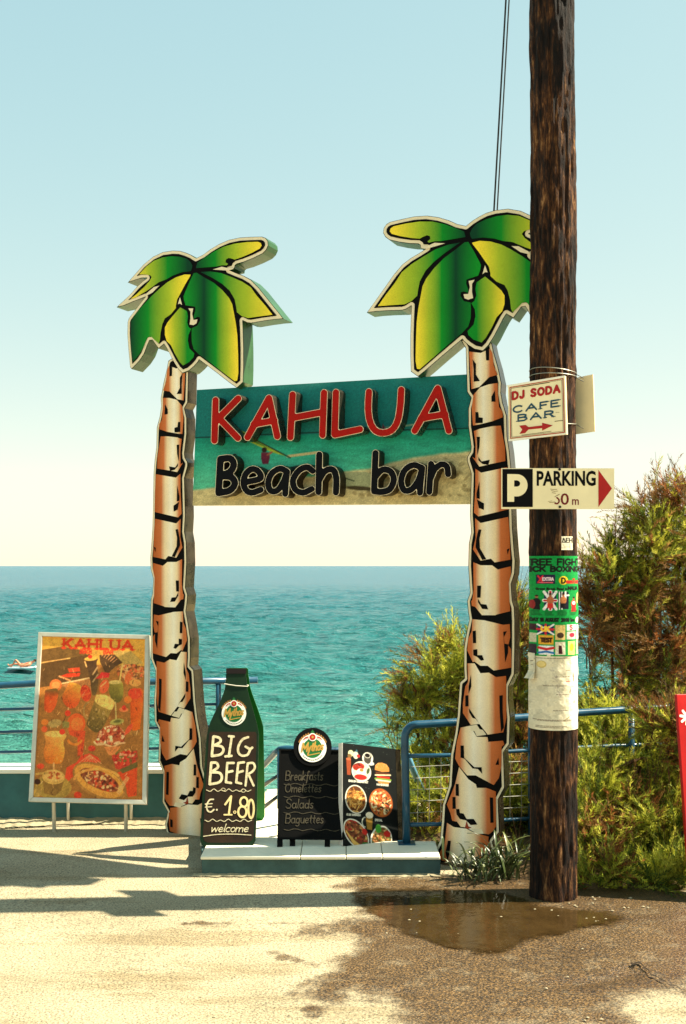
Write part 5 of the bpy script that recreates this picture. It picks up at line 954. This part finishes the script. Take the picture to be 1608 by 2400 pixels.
q.tube([base, rp(951, 1850), rp(949, 1760)] + cor + [rp(1000, 1697), rp(1080, 1692), rp(1245, 1680), rp(1350, 1671), rp(1460, 1664), rp(1600, 1656), rp(1900, 1648)], .0235, 14); q.build('frame_tube', M['blue'], rr2, True)
q = MB(); q.tube([rp(952, 1772), rp(1060, 1770), rp(1245, 1758), rp(1440, 1748), rp(1900, 1730)], .0125, 10); q.build('mid_rail', M['blue'], rr2, True)
q = MB(); q.tube([rp(953, 1933), rp(1060, 1931), rp(1245, 1918), rp(1440, 1905), rp(1900, 1880)], .0125, 10); q.build('low_rail', M['blue'], rr2, True)
q = MB(); q.slab([base + Vector((-.05, -.05, .004)), base + Vector((.05, -.05, .004)), base + Vector((.05, .05, .004)), base + Vector((-.05, .05, .004))], (0, 0, -.008)); q.build('foot_plate', M['blue'], rr2)
for x in (1245, 1480, 1760):
    a = rp(x, 1690); q = MB(); q.tube([(a.x, a.y, -.1), (a.x, a.y, rp(x, 1672).z)], .02, 12); q.build('post', M['blue'], rr2, True)
q = MB(); x = 980
while x < 1560: q.tube([rp(x, 1771 - (x - 952) * .055), rp(x - 1, 1932 - (x - 952) * .065)], .0021, 5, cap=False); x += 27
for k in range(1, 6): y = 1771 + 27 * k; q.tube([rp(953, y), rp(1245, y - 15), rp(1560, y - 30)], .0021, 5, cap=False)
tag(q.build('wire_mesh', M['galv'], rr2), kind='stuff')
q = MB(); q.tube([P(955, 1772, 6.75), P(966, 1800, 6.9), P(1003, 1884, 7.5)], .021, 12); o = q.build('step_handrail', plain('pale_blue_paint', rgb(96, 150, 176), .35, coat=.3), rr2, True)

# ================================================================== VEGETATION
m, t, b = new_mat('feathery_foliage'); a = nod(t, 'ShaderNodeVertexColor', layer_name='Col'); t.links.new(a.outputs[0], b.inputs['Base Color']); b.inputs['Roughness'].default_value = .6; b.inputs['Specular IOR Level'].default_value = .25
tr = nod(t, 'ShaderNodeBsdfTranslucent'); t.links.new(a.outputs[0], tr.inputs[0]); mx = nod(t, 'ShaderNodeMixShader'); mx.inputs[0].default_value = .45
t.links.new(b.outputs[0], mx.inputs[1]); t.links.new(tr.outputs[0], mx.inputs[2]); t.links.new(mx.outputs[0], t.nodes['Material Output'].inputs[0]); leafm = m
stem = plain('tamarisk_bark', rgb(92, 66, 44), .9, var=.35, scale=30, bmp=.4)
LC = lambda *c: np.array(rgb(*c)[:3])
GREENS = [LC(176, 170, 58), LC(188, 178, 74), LC(124, 130, 46), LC(84, 96, 36), LC(152, 152, 56)]
RUSTS = [LC(150, 94, 50), LC(120, 84, 46), LC(106, 86, 48), LC(156, 120, 66)]
def tamarisk(name, label, base, ells, dens, rust, seed, group, nn=30, ls=1.0, limbs=9, vig=1.0):
    rg = np.random.default_rng(seed); rn = random.Random(seed); root = empty(name, base); tag(root, label, 'shrub' if 'shrub' in name else 'tree', group)
    base = Vector(base); E = []
    for px_, py_, rx, ry, Y, dy in ells: E.append((np.array(P(px_, py_, Y)), np.array([rx * Y / F, dy, ry * Y / F])))
    vol = np.array([r[0] * r[2] * (r[1] + .15) for _, r in E]); n = int(dens); which = rg.choice(len(E), n, p=vol / vol.sum())
    C = np.array([E[k][0] for k in which]); Rr = np.array([E[k][1] for k in which]); d = rg.normal(size=(n, 3)); d /= np.linalg.norm(d, axis=1)[:, None]
    u = rg.random(n) ** .42; pos = C + Rr * d * u[:, None]
    # clumping: pull sprays toward a few hundred twig centres so that gaps open
    cl = pos[rg.choice(n, max(12, n // 26))]; ix = np.argmin(((pos[:, None, :] - cl[None]) ** 2).sum(-1), 1); pos = pos * .46 + cl[ix] * .54
    ax = d * .55 + np.array([0, -.05, .55]) + rg.normal(0, .38, (n, 3)); cd = rg.normal(0, .35, (len(cl), 3)); ax += cd[ix]; ax /= np.linalg.norm(ax, axis=1)[:, None]
    L = rg.uniform(.11, .25, n) * ls * (1 + .3 * (u > .9))
    side = np.cross(ax, rg.normal(size=(n, 3))); side /= np.linalg.norm(side, axis=1)[:, None]; up = np.cross(ax, side)
    tcol = fbm(pos[:, 0] * 1 + 10, pos[:, 2] + 10, .34, seed, 3); pick = rg.random(n) < np.clip(rust + (tcol - .5) * 2.4, .02, .95)
    g1 = np.array(GREENS)[rg.integers(0, len(GREENS), n)]; g2 = np.array(RUSTS)[rg.integers(0, len(RUSTS), n)]; col = np.where(pick[:, None], g2, g1 * vig * np.array([.93, 1.0, .9])) * rg.uniform(.75, 1.2, n)[:, None]
    s = (np.arange(nn) + .5) / nn; phi = rg.uniform(0, 2 * np.pi, (n, nn)); droop = np.array([0, 0, -.05])
    root_ = pos[:, None, :] + ax[:, None, :] * (s[None, :, None] * L[:, None, None]) + droop * (s ** 2)[None, :, None] * L[:, None, None] * 3
    rd = side[:, None, :] * np.cos(phi)[..., None] + up[:, None, :] * np.sin(phi)[..., None]; nd_ = ax[:, None, :] * .80 + rd * .62
    nl = (.030 + .035 * rg.random((n, nn))) * (1 - .55 * s)[None] * ls; tip = root_ + nd_ * nl[..., None]
    wv = np.cross(nd_, rg.normal(size=(n, nn, 3))); wv /= np.linalg.norm(wv, axis=2)[..., None] + 1e-9; wdt = .0032 * ls
    T3 = np.stack([root_ + wv * wdt, root_ - wv * wdt, tip], 2).reshape(-1, 3); cc = np.repeat(col, nn * 3, 0) * np.repeat(rg.uniform(.85, 1.15, n * nn), 3)[:, None]
    # spray axes
    e = pos + ax * L[:, None]; T4 = np.stack([pos + side * .0022, pos - side * .0022, e], 1).reshape(-1, 3); cc = np.concatenate([cc, np.repeat(col * .7, 3, 0)]); Vv = np.concatenate([T3, T4])
    fast_mesh('crown', Vv, np.arange(len(Vv)).reshape(-1, 3), leafm, cc, root)
    q = MB()
    for k in range(limbs):
        c, r = E[k % len(E)]; e = Vector(c + r * rg.normal(0, .45, 3)); bs = base + Vector((rn.uniform(-.12, .12), rn.uniform(-.08, .08), -.05)); mid = bs.lerp(e, .5) + Vector((rn.uniform(-.15, .15), rn.uniform(-.08, .08), rn.uniform(-.05, .2))); r0 = .030 if k < 5 else .018
        pts = [bs, bs.lerp(mid, .5) + Vector((rn.uniform(-.05, .05), 0, .05)), mid, mid.lerp(e, .5) + Vector((rn.uniform(-.08, .08), rn.uniform(-.05, .05), .04)), e]; q.tube(pts, [r0, r0 * .85, r0 * .6, r0 * .38, r0 * .15], 7)
    for k in range(len(cl)):                          # twigs feeding each clump
        p = Vector(cl[k]); o = Vector(E[int(which[0])][0]); c, r = min(E, key=lambda z: ((z[0] - cl[k]) ** 2).sum()); s0 = p.lerp(Vector(c) + Vector((0, 0, -.25)), .55 + .3 * rn.random()); q.tube([s0, s0.lerp(p, .5) + Vector((rn.uniform(-.03, .03), 0, .02)), p + Vector(ax[k]) * .03], [.0055, .004, .002], 5, cap=False)
    far = np.argsort(-(u + .5 * d[:, 2]))[:70]
    for k in far:
        p = Vector(pos[k]); a_ = (Vector(ax[k]) + Vector((0, 0, .5))).normalized(); q.tube([p, p + a_ * .12, p + a_ * rn.uniform(.2, .36) + Vector((rn.uniform(-.02, .02), 0, 0))], [.0024, .0018, .0008], 4, cap=False)
    q.build('trunk', stem, root)
    return root
GB = 'tamarisk thicket beside the pole'
def gz(x, Y): p = P(x, 1900, Y); return (p.x, Y, float(beach_z(np.array([[p.x]]), np.array([[Y]]))[0, 0]) if Y > 7.6 else .0)
tamarisk('tamarisk_tree', 'tall feathery green and rust tamarisk rising behind the railing at the right', gz(1560, 8.2),
   [(1590,1260,105,120,8.0,.35),(1520,1300,90,110,7.9,.35),(1450,1385,95,130,7.9,.35),(1500,1520,130,150,8.0,.4),(1600,1480,120,190,8.1,.4),(1400,1400,55,90,7.8,.3),(1430,1330,40,60,7.9,.2),(1560,1680,140,110,8.0,.4),(1440,1600,70,70,7.9,.3),(1380,1500,35,40,7.6,.1),(1600,1185,50,60,8,.2),(1530,1190,45,60,8,.2)], 3900, .62, 11, GB, 30, 1.1, 14)
tamarisk('tamarisk_shrub', 'tamarisk shrub behind the railing between the food board and the palm trunk', gz(1060, 8.3),
   [(1040,1590,90,75,7.9,.3),(1085,1540,70,60,8.0,.3),(980,1625,60,50,7.9,.25),(1010,1680,70,60,7.9,.25),(1130,1640,90,110,8.0,.3),(915,1650,34,18,7.8,.1),(1050,1780,110,110,7.8,.3),(1150,1850,110,130,7.6,.3),(1000,1900,70,80,7.4,.2),(930,1700,26,40,7.9,.1),(1000,1890,60,80,7.05,.2),(1090,1900,60,90,7.1,.2)], 3400, .28, 12, GB, 30, 1.0, 11, 1.3)
tamarisk('tamarisk_shrub', 'narrow dark tamarisk shrub growing between the palm trunk and the utility pole', gz(1225, 7.7),
   [(1222,1480,36,90,7.7,.2),(1215,1640,44,110,7.7,.2),(1225,1820,60,130,7.5,.25),(1210,1960,70,90,7.1,.2),(1200,1900,50,90,6.95,.12),(1215,2020,40,40,6.6,.1)], 1700, .42, 13, GB, 30, 1.0, 7)
tamarisk('tamarisk_shrub', 'low bright green tamarisk shrub spilling over the road right beside the pole', (1.5, 6.65, .03),
   [(1400,1950,85,90,6.5,.25),(1410,2050,85,50,6.15,.18),(1385,1850,70,80,6.9,.2),(1450,1800,90,90,7.2,.25),(1400,1720,70,70,7.35,.2),(1470,1960,70,90,6.6,.25),(1470,2060,60,40,6.2,.15),(1365,2070,40,34,6.05,.1),(1390,1810,50,50,6.7,.12)], 3600, .10, 14, GB, 30, .95, 9, 1.3)
tamarisk('tamarisk_shrub', 'low bright green tamarisk shrub at the foot of the red board', (2.0, 6.7, .03),
   [(1560,1960,90,100,6.5,.3),(1570,2045,90,45,6.2,.2),(1540,1840,90,100,7.0,.3),(1560,1730,80,60,7.3,.25),(1630,1900,80,140,6.7,.3),(1500,1980,60,90,6.6,.2),(1500,1740,60,50,7.3,.2),(1560,1690,60,60,6.75,.15),(1610,1720,50,80,6.7,.15),(1530,2070,70,34,6.02,.1),(1600,2075,60,34,6.0,.1)], 4000, .12, 15, GB, 30, .95, 9, 1.3)
# roadside weeds at the foot of the palm trunk
m, t, b = new_mat('weed_leaf'); a = nod(t, 'ShaderNodeVertexColor', layer_name='Col'); t.links.new(a.outputs[0], b.inputs['Base Color']); b.inputs['Roughness'].default_value = .4; weedm = m
def weed(name, label, cx_, cy_, spread, n, hmax, seed):
    rn = random.Random(seed); vs_, fs, cs = [], [], []
    for k in range(n):
        bx, by = cx_ + rn.gauss(0, spread), cy_ + rn.gauss(0, spread * .5); az = rn.uniform(0, 6.28); H = hmax * rn.uniform(.35, 1); out = H * rn.uniform(.3, 1.1); w0 = rn.uniform(.005, .010); dv = Vector((math.cos(az), math.sin(az) * .8, 0)); sd = Vector((-dv.y, dv.x, 0)).normalized(); c = LC(*rn.choice([(58,72,32),(76,88,44),(104,110,62),(44,56,26)])); i0 = len(vs_); z0 = rn.uniform(0, .10) * (1 if rn.random() < .5 else 0)
        for j in range(6):
            s = j / 5; p = Vector((bx, by, .005 + z0)) + dv * out * s + Vector((0, 0, H * (1.5 * s - .85 * s * s))); wj = w0 * math.sin(math.pi * min(1, .15 + .85 * s)) if j < 5 else .0005; vs_ += [p - sd * wj, p + Vector((0, 0, -.003)), p + sd * wj]; cs += [c] * 3
        for j in range(5): q0 = i0 + 3 * j; fs += [(q0, q0+1, q0+4, q0+3), (q0+1, q0+2, q0+5, q0+4)]
    o = fast_mesh(name, np.array([tuple(v) for v in vs_]), np.array(fs), weedm, np.array(cs), smooth=True); return o
WG = 'weeds round the foot of the palm trunk'
for (x, y, sp_, n_, h_, lb) in ((1120,2062,.09,95,.20,'leafy weed clump at the right foot of the palm trunk by the puddle'), (1190,2058,.07,95,.25,'leafy weed clump between the palm trunk foot and the pole'), (1180,1985,.05,44,.34,'taller weed clump against the back of the palm trunk near the pole')):
    g_ = G(x, y); o = weed('weed_clump', lb, 0, 0, sp_, n_, h_, int(x)); o.location = (g_.x, g_.y, 0); tag(o, lb, 'weed', WG)

# ================================================================== SWIMMER ON AN AIR BED
d0 = F * (EYE - SEA) / (1574 - HY); sx = (52 - CX) / F * d0
SEAF = SEA + .10
ab = empty('air_mattress', (sx, d0, SEAF)); tag(ab, 'pale blue and white air mattress floating on the sea at the left', 'air mattress')
am = [plain('air_bed_vinyl', rgb(170, 200, 206), .3), plain('air_bed_white', rgb(235, 232, 224), .3)]
for k in range(6):
    q = MB(); y = -.3 + .12 * k; pts = [(-.86, y, .12), (-.82, y, .12), (0, y, .13), (.62, y, .12), (.9, y, .2), (.94, y, .2)]; q.tube([Vector(p) + Vector((sx, d0, SEAF)) for p in pts], [.02, .062, .062, .062, .075, .03], 10); q.build('air_tube', am[k % 2], ab, True)
def skin(name, verts, edges, radii, mat, loc, rootv=0):
    me = bpy.data.meshes.new(name); me.from_pydata(verts, edges, []); o = bpy.data.objects.new(name, me); COL.objects.link(o); o.location = loc
    md = o.modifiers.new('skin', 'SKIN'); me.skin_vertices or None
    if not me.skin_vertices: bm = bmesh.new(); bm.from_mesh(me); bm.verts.layers.skin.verify(); bm.to_mesh(me); bm.free()
    for i, r in enumerate(radii): me.skin_vertices[0].data[i].radius = (r, r)
    me.skin_vertices[0].data[rootv].use_root = True; sb = o.modifiers.new('sub', 'SUBSURF'); sb.levels = sb.render_levels = 2; me.materials.append(mat); md.use_smooth_shade = True
    return o
v = [(0,0,.30),(.18,0,.31),(.36,0,.35),(.50,0,.40),(.60,0,.46),(.70,0,.53),(.80,0,.58)]; r = [.13,.125,.15,.11,.055,.085,.07]; e = [(i, i+1) for i in range(6)]
def chain(start, pts, rs):
    k = start
    for p, q_ in zip(pts, rs): v.append(p); r.append(q_); e.append((k, len(v) - 1)); k = len(v) - 1
    return k
chain(0, [(-.08,-.11,.30),(-.36,-.13,.66),(-.56,-.13,.30),(-.62,-.13,.22),(-.76,-.13,.22)], [.095,.062,.045,.042,.03]); chain(0, [(-.08,.11,.30),(-.46,.14,.36),(-.84,.15,.27),(-.90,.15,.27),(-.93,.15,.38)], [.095,.06,.042,.042,.03])
for s in (-1, 1):
    k = chain(3, [(.48,s*.18,.38),(.24,s*.34,.30),(.02,s*.30,.30),(-.06,s*.28,.30)], [.06,.042,.03,.035])
    for j in range(4): chain(k, [(-.11,s*(.245+.022*j),.305),(-.15 - .012 * (j in (1, 2)),s*(.24+.024*j),.295)], [.010,.008])
    chain(k, [(-.05,s*.235,.31),(-.085,s*.215,.305)], [.011,.009])
sk = plain('sunburnt_skin', rgb(206, 134, 100), .5); L0 = (sx, d0, SEAF)
pn = skin('person', v, e, r, sk, L0); tag(pn, 'person in dark swimwear lying on an air bed in the sea with one knee raised', 'person')
def blob(name, c, rad_, mat, par, sq=(1, 1, 1), n=14):
    q = MB(); rows = []; 
    for i in range(n // 2 + 1):
        a_ = math.pi * i / (n // 2); rows.append([(c[0] + rad_ * sq[0] * math.sin(a_) * math.cos(2 * math.pi * j / n), c[1] + rad_ * sq[1] * math.sin(a_) * math.sin(2 * math.pi * j / n), c[2] + rad_ * sq[2] * math.cos(a_)) for j in range(n)])
    q.add([p for rw_ in rows for p in rw_], [(i * n + j, i * n + (j+1) % n, (i+1) * n + (j+1) % n, (i+1) * n + j) for i in range(n // 2) for j in range(n)]); o = q.build(name, mat, None, True); o.parent = par; return o
blob('hair', (.80, 0, .60), .095, plain('dark_hair', rgb(52, 34, 22), .7), pn, (1, .95, .9)); blob('swimwear', (-.02, 0, .30), .155, plain('dark_swimwear', rgb(120, 30, 34), .6), pn, (.8, 1.05, .92))
blob('nose', (.72, 0, .625), .02, sk, pn)
for s in (-1, 1): blob('eye', (.755, s * .035, .655), .014, plain('eye_dark', rgb(30, 22, 18)), pn); blob('ear', (.77, s * .085, .56), .022, sk, pn)
blob('mouth', (.69, 0, .60), .018, plain('lips', rgb(170, 80, 74)), pn, (.5, 1.2, .5))

# ================================================================== SMALL THINGS ON THE ROAD
stone = plain('pale_pebble', rgb(160, 148, 120), .8, var=.3, scale=40)
q = MB(); rn = random.Random(3)
spots = [(1190 + rn.uniform(-20, 330), 2100 + rn.uniform(0, 60)) for _ in range(26)] + [(1318,2128),(1352,2126),(1334,2118),(1402,2160),(963,2133),(906,2188),(1365,2225),(1280,2318)] + [(rn.uniform(0, 1600), rn.uniform(2150, 2395)) for _ in range(22)]
for x, y in spots:
    p = G(x, y); s = rn.uniform(.002, .0055); ring = []
    for k in range(3):
        for j in range(6): a_ = j * 1.047 + rn.uniform(-.2, .2); rr3 = s * (1.0, 1.2, .5)[k] * rn.uniform(.8, 1.2); ring.append((p.x + rr3 * math.cos(a_) * 1.4, p.y + rr3 * math.sin(a_), .001 + s * (0, .5, 1.0)[k]))
    q.add(ring, [(k * 6 + j, k * 6 + (j+1) % 6, k * 6 + 6 + (j+1) % 6, k * 6 + 6 + j) for k in range(2) for j in range(6)] + [(12, 13, 14, 15, 16, 17)])
tag(q.build('loose_gravel', stone), 'small pale loose stones scattered over the road and round the pole foot', 'gravel', kind='stuff')
q = MB(); ck = smooth_line([(1478,2262),(1500,2262),(1516,2276),(1530,2290),(1552,2300),(1568,2312),(1590,2318),(1612,2330)], 4); lp = []
for s in (-1, 1):
    side = [(x + rn.uniform(-1, 1), y + s * (2.4 - 1.9 * i / len(ck)) + 2.0 * math.sin(i * 1.3) + rn.uniform(-.5, .5)) for i, (x, y) in enumerate(ck)]; lp += side if s < 0 else side[::-1]
fill(q, [[tuple(G(x, y)[:2]) for x, y in lp]], lambda x, y: (x, y, .0085)); tag(q.build('crack', plain('crack_dirt', rgb(40, 30, 18), .9)), kind='structure')
